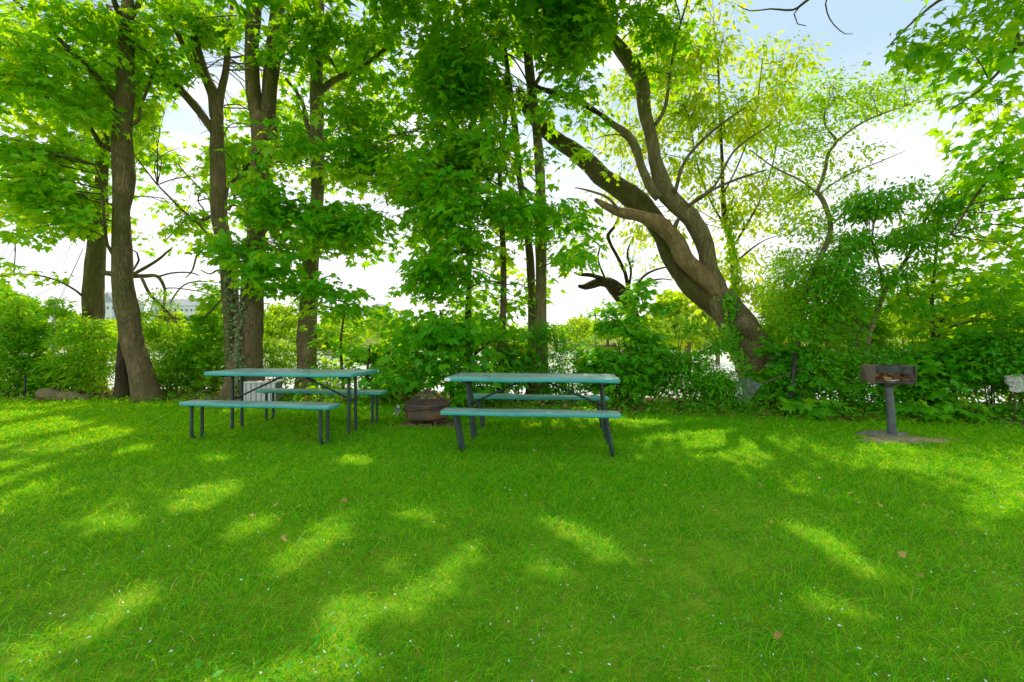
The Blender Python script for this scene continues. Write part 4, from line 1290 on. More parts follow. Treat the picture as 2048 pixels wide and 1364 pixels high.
    make_tree('maple_tree', 'slender maple with a long left fork growing against the big forked trunk',
              [W((9.4, 9.5), [(474, 800, 46), (468, 720, 34), (464, 640, 30), (461, 590, 31), (456, 545, 32), (449, 490, 29), (440, 440, 28), (438, 380, 27), (436, 330, 26), (434, 280, 25), (434, 225, 25)]),
               W((9.5, 9.1), [(432, 270, 17), (418, 250, 16), (395, 218, 15), (360, 178, 14), (320, 132, 13), (285, 98, 11), (250, 60, 9), (215, 10, 7)]),
               W((9.5, 9.6), [(433, 235, 24), (428, 192, 22), (415, 160, 20), (396, 110, 19), (381, 60, 18), (368, 0, 16), (358, -90, 13)]),
               W((9.5, 9.8), [(436, 215, 15), (444, 175, 13), (452, 140, 12), (456, 80, 11), (461, 35, 8), (468, -20, 6)]),
               W((9.5, 9.2), [(402, 150, 12), (378, 112, 11), (352, 60, 10), (330, 0, 8)]),
               W((9.4, 10.2), [(452, 395, 7), (458, 370, 6), (475, 355, 5), (488, 340, 3)]),
               W((9.4, 10.2), [(428, 430, 7), (400, 440, 6), (370, 425, 5), (340, 395, 4), (315, 370, 3)]),
               W((9.4, 10), [(440, 482, 6), (415, 470, 5), (395, 446, 4), (372, 441, 3.5), (350, 462, 3), (330, 482, 2)]),
               W((9.7, 9.9), [(398, 450, 3.5), (410, 424, 3), (396, 402, 2.5), (404, 380, 1.5)]),
               W((9.4, 9.9), [(462, 585, 5), (440, 602, 4), (418, 626, 3.5), (392, 644, 2)]),
               W((9.4, 9.9), [(455, 556, 5), (438, 540, 4), (420, 548, 3), (402, 540, 2)]),
               W((9.5, 10), [(456, 420, 6), (470, 395, 5), (462, 372, 4), (478, 350, 3), (470, 330, 2)]),
               W((9.4, 10.2), [(425, 470, 5), (398, 500, 4), (385, 540, 3), (372, 555, 2)])],
              [B(300, 190, 140, 150, 10.9, .8, .9), B(350, 340, 90, 90, 10.9, .7, .7), B(330, 470, 90, 60, 10.6, .6, .35), B(560, 560, 50, 50, 10.4, .5, .4), B(480, 180, 110, 170, 11, .8, 1.0), B(590, 250, 90, 170, 10.9, .8, 1.0), B(470, 380, 90, 70, 10.8, .6, .8), B(690, 200, 90, 150, 11, .8, 1.0), B(580, 440, 80, 60, 10.6, .6, .8), B(340, 60, 110, 90, 9.7, .8, 1.3), B(380, 300, 90, 90, 9.8, .8, .9), B(440, 130, 80, 110, 10, .8, 1.2), B(360, 430, 60, 40, 9.6, .5, .7)],
              M['bark'], M['maple_yellow'], seed=8.0, flare=(0, .4, .15), clump=1, leaf=0.15)
    # --- single straight trunk right of it
    make_tree('maple_tree', 'single straight maple trunk just right of the big forked maple',
              [W((9.7, 9.4), [(614, 805, 50), (614, 745, 39), (613, 660, 36), (618, 590, 33), (627, 470, 28), (636, 380, 24), (633, 270, 26), (634, 180, 26), (636, 80, 21), (640, 0, 17), (644, -140, 12)]),
               W((9.5, 9.0), [(646, 178, 13), (665, 163, 12), (690, 150, 11), (730, 130, 9), (780, 90, 7)]),
               W((9.5, 9.9), [(621, 272, 10), (612, 240, 9), (606, 208, 8), (590, 180, 6), (572, 158, 5)]),
               W((9.5, 10), [(646, 125, 8), (665, 95, 7), (690, 60, 5)])],
              [B(740, 100, 130, 120, 9.2, 1.0, 2.2), B(700, 300, 110, 110, 8.9, .9, 2.3), B(660, 440, 90, 80, 8.7, .7, 2.3), B(720, 480, 80, 70, 8.8, .7, 2.0), B(640, 560, 60, 40, 8.6, .5, 1.4),
               B(690, 590, 70, 45, 8.7, .5, 1.3), BW(-1.3, 8.3, 9.4, 2.2, 2.0, 1.2, 1.5, 1.3)],
              M['bark_warm'], M['maple'], seed=10.0, flare=(0, .35, .12), clump=1, leaf=0.155)
    # --- centre group
    make_tree('maple_tree', 'tallest of the slim centre maples, its smooth trunk behind the right table',
              [W((9.0, 8.6), [(1084, 812, 32), (1084, 760, 26), (1083, 700, 24), (1082, 600, 22), (1082, 460, 20), (1081, 380, 19), (1074, 270, 18), (1061, 165, 18), (1054, 80, 17), (1051, 0, 16), (1048, -130, 12)]),
               W((8.6, 8.2), [(1048, 70, 10), (1038, 40, 9), (1018, 8, 8), (990, -60, 6)]),
               W((8.6, 8.2), [(1064, 180, 8), (1100, 120, 7), (1130, 70, 6), (1150, 0, 5)]),
               W((8.6, 5.3), [(1048, -130, 12), (1060, -300, 11), (1130, -380, 9), (1500, -430, 6)]), W((7.4, 7.0), [(1060, -300, 9), (1180, -420, 6), (1280, -460, 4)])],
              [B(1000, 90, 160, 120, 8.0, 1.0, 2.6), B(1130, 110, 120, 120, 7.9, .9, 1.7), B(1150, 20, 130, 60, 7.8, .9, 1.3), B(1010, 330, 90, 100, 7.7, .8, 1.5), B(1130, 330, 60, 45, 7.6, .5, .5), B(1090, 450, 110, 60, 7.6, .6, 1.7), B(1150, 500, 70, 40, 7.8, .5, 1.3),
               BW(.7, 5.6, 7.4, 2.6, 2.3, 1.1, 1.8, 1.3), BW(3.2, 5.2, 7.4, 2.4, 2.2, 1.0, 1.5, 1.3), BW(1.5, 7.2, 8.8, 2.6, 2.0, 1.1, 1.4, 1.3)],
              M['bark_warm'], M['maple'], seed=12.0, flare=(0, .3, .3), clump=1, leaf=0.15)
    make_tree('maple_tree', 'slim maple leaning left, close beside the tallest centre trunk',
              [W((9.3, 8.9), [(1060, 805, 20), (1064, 700, 17), (1064, 620, 16), (1061, 540, 16), (1055, 470, 15), (1046, 400, 14), (1037, 340, 13), (1031, 265, 13), (1020, 180, 10), (1005, 60, 8)])],
              [B(900, 180, 130, 130, 8.6, .9, 2.6), B(880, 50, 120, 90, 8.7, .9, 2.2), B(960, 300, 100, 90, 8.3, .8, 2.2)],
              M['bark'], M['maple'], seed=14.0, clump=1, leaf=0.15)
    make_tree('maple_tree', 'thin straight maple left of the close pair of centre trunks',
              [W((8.9, 8.6), [(1000, 808, 20), (1003, 740, 16), (1004, 680, 15), (1007, 600, 13), (1006, 500, 12), (1003, 430, 11), (1000, 330, 9), (1010, 240, 8), (1015, 120, 6)])],
              [B(860, 340, 120, 100, 7.9, .8, 2.4), B(960, 440, 100, 80, 7.7, .7, 2.4), B(930, 540, 100, 60, 7.7, .6, 2.0), B(1030, 560, 60, 70, 9.3, .5, 1.6), B(1010, 680, 60, 70, 9.3, .5, 1.6), B(1040, 440, 60, 60, 9.3, .5, 1.6), B(960, 640, 60, 60, 9.2, .5, 1.4)],
              M['bark'], M['maple'], seed=16.0, clump=1, leaf=0.145, tintbias=.05)
    make_tree('maple_tree', 'thin dark maple stem deep in the shade left of the centre trunks',
              [W((8.6, 8.3), [(933, 808, 17), (935, 720, 14), (936, 640, 13), (938, 560, 11), (940, 500, 9), (938, 420, 7), (930, 300, 5)])],
              [B(820, 440, 110, 90, 8.3, .7, 2.2), B(780, 330, 90, 90, 8.8, .8, 2.0), B(830, 560, 100, 50, 8.4, .6, 1.2), B(880, 640, 90, 50, 7.9, .5, 2.2)],
              M['bark_dark'], M['maple'], seed=18.0, clump=1, leaf=0.145)
    make_tree('maple_sapling', 'dense low maple sapling with dark leaves behind the fire pit',
              [W((8.3, 8.2), [(905, 812, 9), (900, 740, 8), (890, 680, 6), (880, 620, 4)]), W((8.3, 8.1), [(905, 790, 6), (870, 720, 5), (830, 690, 3)]),
               W((8.3, 8.1), [(905, 780, 6), (950, 710, 5), (985, 680, 3)])],
              [B(880, 690, 95, 55, 7.9, .5, 2.4), B(820, 730, 70, 45, 8.0, .4, 2.0), B(930, 750, 80, 45, 7.8, .4, 2.0), B(965, 660, 60, 60, 8.1, .4, 1.6), B(800, 640, 60, 45, 8.3, .4, 1.2), B(1040, 730, 55, 50, 8.8, .4, 1.4)],
              M['bark_dark'], M['maple'], cat='sapling', seed=20.0, leaf=0.14, tintbias=-.12, maxlen=1.4)
    make_tree('maple_sapling', 'loose young maple sapling between the straight trunk and the fire pit',
              [W((8.8, 8.7), [(690, 805, 7), (684, 740, 6), (682, 680, 5), (690, 620, 3)]), W((8.8, 8.6), [(725, 805, 6), (735, 740, 5), (740, 690, 3)])],
              [B(690, 690, 60, 60, 8.7, .4, .9), B(720, 610, 60, 45, 8.9, .4, .7), B(650, 640, 40, 40, 8.8, .3, .6), B(745, 760, 70, 35, 8.4, .4, 1.4), B(660, 750, 50, 35, 8.6, .3, .9)],
              M['twig'], M['maple'], cat='sapling', seed=21.0, leaf=0.13, maxlen=1.2, tintbias=.1)

    # --- the big leaning tree
    D = 8.6
    make_tree('leaning_tree', 'huge leaning tree with several curved bare limbs on the right',
              [W((8.4, 8.7), [(1528, 800, 70), (1515, 750, 76), (1500, 705, 78), (1478, 660, 66), (1455, 622, 58), (1437, 590, 50)]),
               W((8.7, 8.3), [(1447, 610, 44), (1432, 575, 40), (1418, 536, 34), (1414, 502, 32), (1401, 469, 36), (1380, 436, 38), (1353, 410, 37), (1330, 380, 33), (1319, 350, 28), (1309, 317, 26), (1307, 299, 26), (1295, 246, 26), (1289, 211, 25), (1284, 169, 27), (1266, 134, 29), (1241, 98, 25), (1213, 63, 22), (1190, 10, 18), (1165, -80, 14)]),
               W((8.3, 8.2), [(1318, 395, 20), (1303, 378, 18), (1286, 340, 17), (1273, 300, 16), (1255, 270, 14), (1228, 250, 12), (1205, 232, 10)]),
               W((8.5, 8.1), [(1540, 775, 40), (1545, 735, 46), (1530, 695, 40), (1505, 660, 36), (1480, 640, 28)]),
               W((8.4, 8.1), [(1376, 412, 9), (1402, 395, 8), (1425, 380, 6), (1470, 360, 5), (1530, 340, 3)]),
               W((8.3, 7.9), [(1350, 385, 8), (1366, 330, 7), (1395, 290, 6), (1440, 250, 5), (1490, 215, 3)]),
               W((8.3, 8.0), [(1310, 250, 8), (1330, 215, 7), (1340, 150, 6), (1352, 80, 5), (1375, 0, 4)]),
               W((8.3, 8.0), [(1390, 400, 6), (1430, 370, 5), (1470, 300, 4), (1540, 250, 3)]),
               W((8.6, 8.5), [(1345, 470, 8), (1340, 452, 11), (1336, 440, 8)]), W((8.6, 8.5), [(1345, 470, 8), (1352, 448, 9), (1358, 436, 6)]),
               W((8.3, 6.8), [(1200, 30, 14), (1260, -80, 11), (1330, -200, 8), (1420, -330, 6)]),
               W((6.8, 5.5), [(1420, -330, 8), (1700, -450, 7), (2060, -490, 4)])],
              [B(1230, 60, 90, 80, 7.9, .7, 1.6), B(1320, 110, 90, 100, 8.2, .7, .55), B(1300, 30, 100, 50, 7.8, .7, 1.0), B(1190, 190, 60, 60, 8.2, .5, .9), B(1190, 330, 50, 30, 7.9, .4, .4),
               BW(4.0, 6.6, 8.8, 2.6, 2.2, 1.2, 1.5, 1.3), BW(6.4, 5.6, 8.2, 2.4, 2.2, 1.1, 1.4, 1.3)],
              M['bark_warm'], M['maple'], seed=22.0, flare=(0, .4, .1), clump=1, leaf=0.14, rough=0.2,
              extra=[('mossy_limb', [W((8.75, 9.2), [(1462, 640, 40), (1430, 612, 46), (1400, 588, 45), (1370, 558, 43), (1341, 510, 42), (1318, 460, 44), (1280, 412, 41), (1240, 380, 40), (1200, 349, 38), (1150, 305, 34), (1100, 270, 30), (1062, 230, 25), (1046, 200, 19), (1036, 178, 10)])], M['bark_moss']),
                     ('dead_limb', [W((8.65, 8.2), [(1442, 602, 34), (1420, 570, 34), (1395, 545, 34), (1370, 518, 35), (1350, 482, 35), (1325, 452, 32), (1300, 440, 26), (1270, 430, 22), (1236, 424, 18), (1205, 408, 14), (1190, 399, 7)]),
                                    W((8.2, 8.1), [(1236, 418, 7), (1215, 395, 5), (1180, 382, 4), (1150, 375, 2)])], M['bark_dead']),
                     ('broken_limb', [W((8.7, 8.2), [(1148, 198, 13), (1125, 188, 12), (1100, 183, 10), (1080, 176, 8), (1062, 165, 5)]), W((8.3, 8.4), [(1205, 232, 9), (1175, 212, 11), (1148, 198, 13)])], M['bark_dark'])])
    # --- dead crooked tree behind
    make_tree('dead_tree', 'dark crooked dead tree bending left behind the round bush',
              [W((13, 12.6), [(1275, 730, 24), (1268, 660, 24), (1262, 625, 25), (1248, 600, 29), (1231, 577, 30), (1208, 565, 22), (1185, 569, 16), (1170, 574, 12), (1157, 572, 7)]),
               W((12.7, 12.4), [(1222, 570, 14), (1200, 556, 10), (1180, 550, 8), (1160, 549, 6), (1148, 545, 3)]),
               W((12.7, 12.5), [(1258, 590, 9), (1256, 575, 9), (1250, 545, 8), (1243, 530, 8), (1232, 508, 7), (1222, 490, 6), (1216, 470, 7), (1228, 455, 6), (1238, 435, 5)]),
               W((12.7, 12.5), [(1262, 590, 7), (1275, 575, 6), (1292, 565, 5), (1320, 558, 3), (1345, 560, 2)]),
               W((12.7, 12.5), [(1262, 588, 6), (1285, 555, 5), (1310, 540, 4), (1345, 532, 2.5)]),
               W((12.7, 12.5), [(1258, 575, 5), (1262, 540, 5), (1255, 505, 4), (1268, 470, 3)]),
               W((12.7, 12.5), [(1212, 562, 5), (1196, 520, 4), (1200, 495, 3)])],
              [B(1250, 500, 60, 70, 12.6, .7, .35), B(1300, 540, 60, 50, 12.6, .7, .35), B(1195, 610, 30, 30, 12.2, .4, .4), B(1150, 480, 50, 60, 12, .6, .4)],
              M['bark_dark'], M['maple_yellow'], seed=24.0, tmpl=OVAL, leaf=.15, per=12, spray=.4, rough=.22)
    # --- pale ivy clad trunk behind the leaning tree
    make_tree('box_elder_tree', 'airy yellow green tree with ivy on its upright trunk behind the leaning limbs',
              [W((11.6, 11.2), [(1480, 745, 19.5), (1476, 660, 17.2), (1471, 587, 15.8), (1467, 519, 13.5), (1459, 475, 12.0), (1450, 435, 11.2), (1446, 390, 8.2), (1444, 320, 6.8), (1440, 230, 5.2), (1436, 120, 3.8)]),
               W((11.3, 11), [(1462, 500, 5.2), (1490, 455, 4.5), (1520, 400, 3.8), (1545, 330, 3.0), (1560, 240, 2.2)]),
               W((11.3, 11), [(1455, 460, 4.5), (1420, 400, 3.8), (1395, 330, 3.0), (1380, 240, 2.2)]),
               W((11.3, 11), [(1466, 530, 4.5), (1500, 500, 3.8), (1530, 480, 2.2), (1560, 470, 1.5)]),
               W((11.2, 11), [(1446, 390, 3.8), (1480, 320, 3.0), (1510, 230, 2.2), (1525, 120, 1.5)])],
              [B(1330, 180, 80, 130, 11.3, .8, .8), B(1265, 230, 70, 100, 11.4, .7, .6), B(1240, 420, 60, 60, 11.2, .6, .45), B(1320, 480, 70, 60, 11.2, .6, .4), B(1290, 340, 70, 70, 11.3, .6, .45), B(1330, 60, 90, 60, 11, .8, .8), B(1420, 200, 90, 130, 11, 1.0, 1.0), B(1510, 200, 90, 120, 11.2, 1.0, .9), B(1560, 130, 50, 70, 11, .7, .8), B(1470, 340, 120, 90, 11, 1.0, 1.0), B(1540, 400, 100, 80, 11.2, .9, .9),
               B(1500, 520, 90, 70, 11.2, .8, .8), B(1390, 60, 90, 70, 10.8, .8, .9), B(1560, 560, 60, 60, 11, .7, .9), B(1360, 260, 50, 80, 11, .6, .6)],
              M['bark_moss'], M['yellow'], seed=26.0, tmpl=OVAL, leaf=.15, per=20, spray=.42, brr=.012, twigmat=M['twig_pale'], clump=1, maxlen=1.8, dens=5)
    # --- curved pale tree
    make_tree('locust_tree', 'slender tree with a curved pale trunk and feathery leaves right of centre',
              [W((7.6, 8.4), [(1594, 835, 8.8), (1596, 760, 8.2), (1597, 690, 8.2), (1603, 620, 8.2), (1620, 560, 8.8), (1642, 512, 10.2), (1657, 478, 10.2), (1661, 450, 9.5), (1654, 422, 8.8), (1645, 400, 8.8), (1633, 384, 8.2)]),
               W((8.4, 8.6), [(1633, 386, 7.5), (1642, 365, 6.8), (1650, 340, 6.8), (1657, 306, 6.1), (1673, 283, 6.8), (1660, 265, 4.1), (1650, 250, 3.4), (1649, 225, 2.7)]),
               W((8.6, 8.4), [(1672, 284, 4.8), (1702, 260, 4.1), (1737, 239, 3.4), (1800, 215, 2.7), (1862, 199, 1.7)]),
               W((8.4, 8.6), [(1634, 386, 4.8), (1612, 368, 4.1), (1596, 358, 4.1), (1547, 334, 2.7), (1500, 300, 2.0)]),
               W((8.4, 8.2), [(1636, 390, 3.4), (1670, 365, 2.7), (1702, 347, 2.7), (1758, 324, 2.0), (1810, 302, 1.4)]),
               W((8.5, 8.6), [(1659, 455, 2.7), (1690, 420, 2.7), (1705, 400, 2.0), (1740, 370, 1.4)])],
              [B(1600, 280, 80, 70, 8.7, .6, .5), B(1690, 190, 80, 50, 8.7, .6, .5), B(1790, 190, 90, 35, 8.5, .6, .45), B(1640, 180, 50, 40, 8.7, .5, .55), B(1600, 400, 60, 60, 8.6, .5, .5), B(1690, 330, 60, 60, 8.5, .5, .35),
               B(1610, 480, 60, 60, 8.4, .5, .6), B(1610, 550, 70, 60, 7.9, .5, 1.2), B(1605, 625, 60, 50, 7.7, .4, 1.3), B(1660, 590, 70, 60, 7.8, .5, 1.2)],
              M['twig_pale'], M['maple_yellow'], seed=28.0, tmpl=OVAL, leaf=.085, per=28, spray=.28, brr=.009, maxlen=1.3, droop=.4, dens=7)
    # --- right thicket trees
    make_tree('thicket_tree', 'dense dark green tree leaning right above the grill',
              [W((7.8, 7.8), [(1722, 822, 10), (1728, 740, 9), (1738, 672, 9), (1752, 630, 9), (1768, 586, 8), (1789, 552, 8), (1817, 512, 7), (1835, 474, 6), (1860, 420, 5), (1890, 370, 3)]),
               W((7.8, 7.6), [(1735, 690, 5), (1715, 640, 4), (1700, 580, 4), (1690, 520, 3)]), W((7.8, 7.6), [(1765, 590, 4), (1760, 540, 4), (1745, 490, 3)]),
               W((7.8, 7.6), [(1690, 820, 7), (1672, 740, 6), (1650, 670, 5), (1640, 600, 3)]), W((7.8, 7.8), [(1733, 720, 4), (1705, 670, 3), (1680, 650, 2)])],
              [B(1820, 430, 120, 65, 7.6, .6, 1.9), B(1740, 470, 100, 70, 7.6, .6, 1.7), B(1690, 540, 90, 60, 7.6, .5, 1.7), B(1880, 380, 70, 50, 7.6, .5, 1.4), B(1760, 390, 80, 40, 7.7, .5, .9), B(1800, 520, 60, 40, 7.6, .4, 1.2),
               B(1660, 630, 60, 50, 7.6, .4, 1.0)],
              M['twig_pale'], M['shrub'], seed=30.0, tmpl=OVAL, leaf=.095, per=26, spray=.27, brr=.009, maxlen=1.3, clump=1, dens=3.6)
    make_tree('thicket_tree', 'light green young maple with a thin dark stem right of the grill',
              [W((8.0, 7.8), [(1860, 822, 9), (1864, 740, 8), (1866, 660, 8), (1863, 600, 7), (1868, 550, 6), (1874, 480, 5), (1878, 400, 3)]),
               W((7.9, 7.6), [(1866, 665, 5), (1900, 620, 4), (1940, 590, 3), (1990, 540, 2)]), W((7.9, 7.6), [(1866, 680, 5), (1900, 655, 4), (1950, 640, 3), (2010, 620, 2)]),
               W((7.9, 7.6), [(1864, 640, 4), (1840, 610, 3), (1815, 590, 2)])],
              [B(1860, 580, 80, 50, 7.6, .5, .8), B(1940, 560, 90, 60, 7.5, .5, 1.0), B(1990, 640, 80, 50, 7.4, .5, 1.2), B(1840, 640, 70, 45, 7.6, .4, .8), B(1940, 470, 80, 50, 7.6, .5, .8), B(2040, 560, 70, 80, 7.3, .5, 1.1)],
              M['twig'], M['maple_yellow'], seed=32.0, leaf=.13, brr=.010, maxlen=1.4)
    # --- maple overhanging from the right, trunk just out of frame
    make_tree('maple_tree', 'maple overhanging the top right corner with big lobed leaves',
              [[(2420, 860, 5.6, 60), (2400, 600, 5.5, 48), (2380, 300, 5.4, 42), (2360, 0, 5.3, 36), (2330, -300, 5.2, 24)],
               [(2380, 250, 5.4, 22), (2250, 120, 5.3, 16), (2130, 60, 5.3, 12), (2040, 90, 5.4, 8), (2010, 130, 5.4, 6), (1960, 180, 5.5, 4), (1900, 220, 5.6, 3)],
               [(2380, 300, 5.4, 20), (2220, 250, 5.6, 14), (2110, 240, 5.8, 10), (2030, 300, 5.9, 7), (1960, 380, 6.1, 5), (1900, 470, 6.3, 3)],
               [(2360, 60, 5.3, 18), (2200, -60, 5.2, 13), (2050, -60, 5.2, 10), (1900, -10, 5.3, 7), (1830, 40, 5.4, 4), (1780, 90, 5.5, 2.5)],
               [(2040, 90, 5.4, 6), (2030, 40, 5.4, 6), (2042, -20, 5.4, 5)],
               [(2200, -60, 5.2, 9), (1900, -150, 5.4, 8), (1700, -60, 5.8, 6), (1610, 4, 6.0, 5), (1585, 20, 6.0, 4), (1540, 18, 6.0, 3), (1500, 22, 6.0, 2), (1475, 10, 6.0, 1.5)],
               [(1700, -60, 5.8, 4), (1655, -10, 5.9, 3), (1654, 25, 5.9, 2.6), (1668, 50, 5.9, 2), (1690, 68, 5.9, 1.5), (1705, 68, 5.9, 1.2)],
               [(1600, 12, 6.0, 3), (1588, 28, 6.0, 2.4), (1595, 48, 6.0, 2), (1612, 52, 6, 1.3)],
               [(2340, -200, 5.2, 22), (2250, -330, 4.8, 16), (2082, -400, 4.3, 9), (1900, -430, 4.0, 5)]],
              [B(1960, 60, 130, 70, 5.4, .6, 1.3), B(1840, 70, 70, 50, 5.4, .4, .8), B(1990, 190, 80, 60, 5.6, .5, 1.1), B(2010, 290, 70, 60, 5.8, .5, 1.3), B(2060, 370, 90, 80, 5.9, .6, 1.7), B(1960, 300, 50, 40, 6.0, .4, .8), B(2080, 480, 80, 80, 6.1, .5, 1.3),
               BW(6.5, 4.6, 6.6, 2.4, 2.0, .9, 1.5, 1.3), BW(4.2, 4.0, 6.2, 2.0, 1.6, .8, 1.1, 1.3)],
              M['bark'], M['maple'], seed=34.0, leaf=.13, per=13, spray=.30, brr=.010, maxlen=6, tintbias=.12)


def bush(label, px, pybase, D, rx, ry, rd, cover, mat, leaf=.088, tmpl=OVAL, name='shrub', group='bushes along the lawn edge', tint=0.0, stems=7, more=(), per=22, spray=.2):
    b = at(px, pybase, D)
    rw = rx / FPX * D; h = 2 * ry / FPX * D
    t = empty(name, (b[0], D, 0), label, 'bush', group)
    g = Geo(); sk = []
    for k in range(stems):
        a = rng.uniform(0, 6.28); r0 = rw * .25 * rng.uniform(0, 1)
        p0 = np.array([b[0] + r0 * math.cos(a), D + r0 * math.sin(a) * .6, -0.03])
        p2 = np.array([b[0] + rw * .7 * math.cos(a) * rng.uniform(.3, 1), D + rd * .5 * math.sin(a), h * rng.uniform(.6, .95)])
        p1 = (p0 * .6 + p2 * .4) + rng.normal(0, .06, 3)
        p, q = smooth_path([p0, p1, p2], [.013, .009, .004], .1)
        tube(g, p, q, 6, .1); sk.append(p)
    org = (b[0], D, 0)
    link('stems', g.mesh('stems', True, org), M['twig'], t)
    c = np.array([b[0], D, h * .52])
    blobs = [(c, (rw, rd, h * .5), cover)] + [B(*m) for m in more]
    grow(t, np.concatenate(sk), blobs, M[mat], tmpl=tmpl, leaf=leaf, per=per, spray=spray, origin=org, brr=.008, tintbias=tint, maxlen=.9, bigbr=10, droop=.35, cull=False, dens=8.5, clump=1.28)


def build_bushes():
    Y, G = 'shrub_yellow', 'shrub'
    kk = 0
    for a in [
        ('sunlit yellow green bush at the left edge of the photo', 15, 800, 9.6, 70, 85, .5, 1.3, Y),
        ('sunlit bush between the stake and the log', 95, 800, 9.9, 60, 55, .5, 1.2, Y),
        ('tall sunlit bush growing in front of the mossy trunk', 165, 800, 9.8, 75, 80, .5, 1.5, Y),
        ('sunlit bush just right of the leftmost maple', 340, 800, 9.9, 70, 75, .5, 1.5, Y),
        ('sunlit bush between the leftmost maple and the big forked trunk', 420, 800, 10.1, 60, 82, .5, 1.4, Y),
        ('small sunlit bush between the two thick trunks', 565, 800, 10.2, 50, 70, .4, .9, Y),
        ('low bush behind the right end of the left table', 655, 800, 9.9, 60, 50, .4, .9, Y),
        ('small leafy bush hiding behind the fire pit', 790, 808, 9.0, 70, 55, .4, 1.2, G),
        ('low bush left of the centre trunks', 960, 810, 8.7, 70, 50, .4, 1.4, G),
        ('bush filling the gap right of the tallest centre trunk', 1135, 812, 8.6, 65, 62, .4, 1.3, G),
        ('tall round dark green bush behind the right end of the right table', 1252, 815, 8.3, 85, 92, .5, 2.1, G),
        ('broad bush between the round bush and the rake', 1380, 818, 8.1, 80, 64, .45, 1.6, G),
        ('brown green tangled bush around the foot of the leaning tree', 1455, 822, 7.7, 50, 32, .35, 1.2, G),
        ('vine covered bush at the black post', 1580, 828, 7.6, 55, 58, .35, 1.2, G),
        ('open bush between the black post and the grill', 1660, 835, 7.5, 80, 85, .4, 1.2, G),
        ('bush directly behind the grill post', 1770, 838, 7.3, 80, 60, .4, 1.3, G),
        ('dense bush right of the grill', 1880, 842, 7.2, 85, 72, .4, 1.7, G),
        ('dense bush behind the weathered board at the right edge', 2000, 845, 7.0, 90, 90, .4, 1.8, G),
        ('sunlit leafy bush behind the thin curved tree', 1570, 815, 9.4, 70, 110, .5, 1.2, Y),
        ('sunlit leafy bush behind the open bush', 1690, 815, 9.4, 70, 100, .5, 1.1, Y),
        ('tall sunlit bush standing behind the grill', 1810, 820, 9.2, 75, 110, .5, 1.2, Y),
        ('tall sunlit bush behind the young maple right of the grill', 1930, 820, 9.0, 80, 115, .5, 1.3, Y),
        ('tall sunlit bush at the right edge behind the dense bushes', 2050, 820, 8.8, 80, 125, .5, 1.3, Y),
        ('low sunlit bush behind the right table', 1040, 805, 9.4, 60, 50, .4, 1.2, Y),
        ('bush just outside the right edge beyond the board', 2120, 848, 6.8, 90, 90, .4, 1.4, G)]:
        kk += 1
        sh = [(a[1] + rng.uniform(-.9, .9) * a[4], a[2] - a[5] * rng.uniform(1.5, 2.7), rng.uniform(14, 32), rng.uniform(18, 34), a[3] + rng.uniform(-.2, .2), .14, .6) for _ in range(6)]
        v = kk % 3
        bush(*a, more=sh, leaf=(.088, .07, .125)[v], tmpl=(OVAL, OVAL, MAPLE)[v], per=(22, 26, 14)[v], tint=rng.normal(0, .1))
    bush('young maple shoots with very large leaves at the foot of the black post', 1620, 836, 6.95, 35, 30, .15, .9, 'maple', leaf=.17, tmpl=MAPLE, name='maple_shoot', group=None, stems=3, per=6, spray=.16)
    bush('young maple shoots with very large leaves left of the weathered board', 1925, 842, 6.65, 45, 28, .15, .7, 'maple', leaf=.19, tmpl=MAPLE, name='maple_shoot', group=None, stems=3, per=6, spray=.18, tint=.1)
    bush('young maple shoots with large leaves right of the grill post', 1845, 840, 6.6, 30, 28, .12, .6, 'maple', leaf=.17, tmpl=MAPLE, name='maple_shoot', group=None, stems=3, per=6, spray=.14)
    # vines on trunks
    def vine(label, path, width, n, mat='ivy', leaf=.06):
        P = [at(x, y, D) for x, y, D in path]
        p, _ = smooth_path(P, [1] * len(P), .04)
        t = empty('ivy_vine', (p[0][0], p[0][1], max(0, p[0][2] - .2)), label, 'vine', 'vines on the tree trunks')
        org = np.array(t.location)
        g = Geo()
        for k in range(3):
            q = p + np.stack([np.sin(np.arange(len(p)) * .25 + k * 2) * width * .4, np.zeros(len(p)), np.zeros(len(p))], -1)
            tube(g, q, np.full(len(q), .006), 5, .1)
        link('stem', g.mesh('stem', True, org), M['twig'], t)
        g = Geo()
        i = rng.integers(0, len(p), n)
        pos = p[i] + np.stack([rng.normal(0, width * .5, n), rng.normal(-.03, .04, n), rng.normal(0, .04, n)], -1)
        place_leaves(g, MAPLE_LO, pos, rng.normal(0, .6, (n, 3)) + [0, -.2, -.8], rng.normal(0, .4, (n, 3)) + [0, -1, .5], rng.uniform(.6, 1.3, n) * leaf, np.clip(rng.normal(.5, .22, n), 0, 1))
        link('foliage', g.mesh('foliage', False, org), M[mat], t)
    vine('pale ivy climbing the left face of the big forked trunk', [(478, 790, 8.62), (478, 720, 8.68), (482, 640, 8.8), (486, 560, 8.85), (490, 480, 8.9)], .09, 420)
    vine('bright green creeper wrapped round the lower leaning trunk', [(1500, 760, 8.0), (1470, 700, 8.1), (1462, 640, 8.3), (1456, 590, 8.4)], .14, 380, 'shrub', .075)
    vine('ivy on the slender maple beside the big forked trunk', [(462, 740, 9.15), (462, 640, 9.2), (458, 560, 9.25), (448, 470, 9.3)], .10, 260, 'ivy', .07)
    vine('yellow green ivy on the upright trunk behind the leaning limbs', [(1474, 700, 11.35), (1470, 587, 11.3), (1466, 519, 11.2), (1455, 440, 11.1)], .17, 520, 'shrub_yellow', .10)


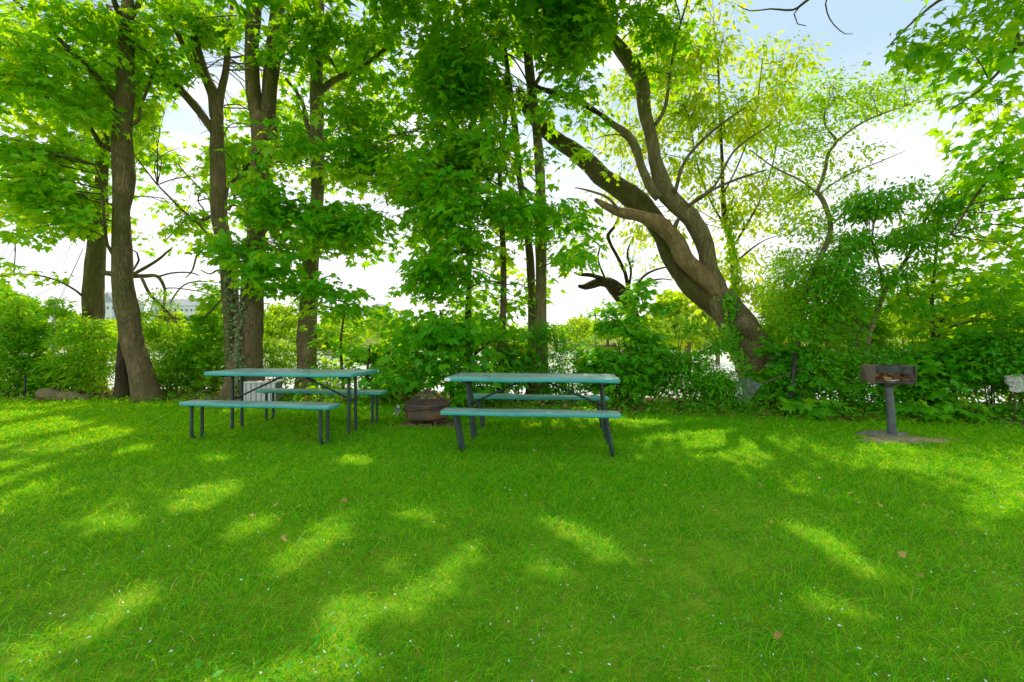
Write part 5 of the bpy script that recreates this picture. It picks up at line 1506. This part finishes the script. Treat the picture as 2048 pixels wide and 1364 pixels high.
# ------------------------------------------------------------------ light, sky, camera
def build_world():
    w = bpy.data.worlds.new('World')
    scene.world = w
    w.use_nodes = True
    nt = w.node_tree
    nt.nodes.clear()
    out = N(nt, 'ShaderNodeOutputWorld')
    bg = N(nt, 'ShaderNodeBackground', Strength=0.15)
    sky = N(nt, 'ShaderNodeTexSky', sky_type='NISHITA', sun_disc=False)
    sky.sun_elevation = EL
    sky.sun_rotation = AZ
    sky.air_density = 1.0; sky.dust_density = 1.2; sky.ozone_density = 1.0
    tc = N(nt, 'ShaderNodeTexCoord')
    mp = N(nt, 'ShaderNodeMapping'); mp.inputs['Scale'].default_value = (1.0, 1.0, 1.9); mp.inputs['Location'].default_value = (0.35, 0.2, 0.1)
    nt.links.new(tc.outputs['Generated'], mp.inputs[0])
    n = noise(nt, mp.outputs[0], 2.1, 7, 0.55)
    f = ramp(nt, n, [(0.44, (0, 0, 0)), (0.60, (1, 1, 1))])
    sep = N(nt, 'ShaderNodeSeparateXYZ'); nt.links.new(tc.outputs['Generated'], sep.inputs[0])
    hz = ramp(nt, sep.outputs[2], [(0.0, (1.0,) * 3), (0.22, (0.9,) * 3), (0.46, (0.1,) * 3)])
    mx = N(nt, 'ShaderNodeMath', operation='MAXIMUM'); nt.links.new(f, mx.inputs[0]); nt.links.new(hz, mx.inputs[1])
    blue = mixc(nt, 0.82, sky.outputs[0], (3.5, 5.2, 6.5))
    back = ramp(nt, sep.outputs[1], [(0.0, (1, 1, 1)), (0.35, (0, 0, 0))])       # clouds behind the viewer brightened, added as fill light
    cl = mixc(nt, back, (8.8, 8.8, 8.6), (12.8, 12.8, 12.4))
    c = mixc(nt, mx.outputs[0], blue, cl)
    nt.links.new(c, bg.inputs[0]); nt.links.new(bg.outputs[0], out.inputs[0])
    l = bpy.data.lights.new('sun', 'SUN')
    l.energy = 5.0; l.angle = math.radians(0.53); l.color = (1.0, 0.89, 0.62)
    o = bpy.data.objects.new('sun', l); COL.objects.link(o)
    o.rotation_euler = Vector(SUN).to_track_quat('Z', 'Y').to_euler()
    o.location = (0, 0, 30)


def build_camera():
    cam = bpy.data.cameras.new('camera')
    cam.sensor_width = 36; cam.lens = 16.0
    cam.shift_y = -7.0 / 2048
    cam.clip_end = 6000; cam.clip_start = .05
    o = bpy.data.objects.new('camera', cam); COL.objects.link(o)
    o.location = (0, 0, CAMH); o.rotation_euler = (math.pi / 2, 0, 0)
    scene.camera = o


build_camera()
build_world()
build_ground()
build_grass()
build_litter()
build_fallen_leaves()
build_tables()
build_firepit()
build_grill()
build_box()
build_small()
build_far()
build_trees()
build_bushes()
print('LEAVES', LEAFCOUNT)
scene.view_settings.view_transform = 'Standard'
scene.view_settings.look = 'None'
scene.view_settings.exposure = 0
cy = scene.cycles
cy.max_bounces = 7; cy.diffuse_bounces = 4; cy.transmission_bounces = 5; cy.glossy_bounces = 2
cy.sample_clamp_indirect = 6
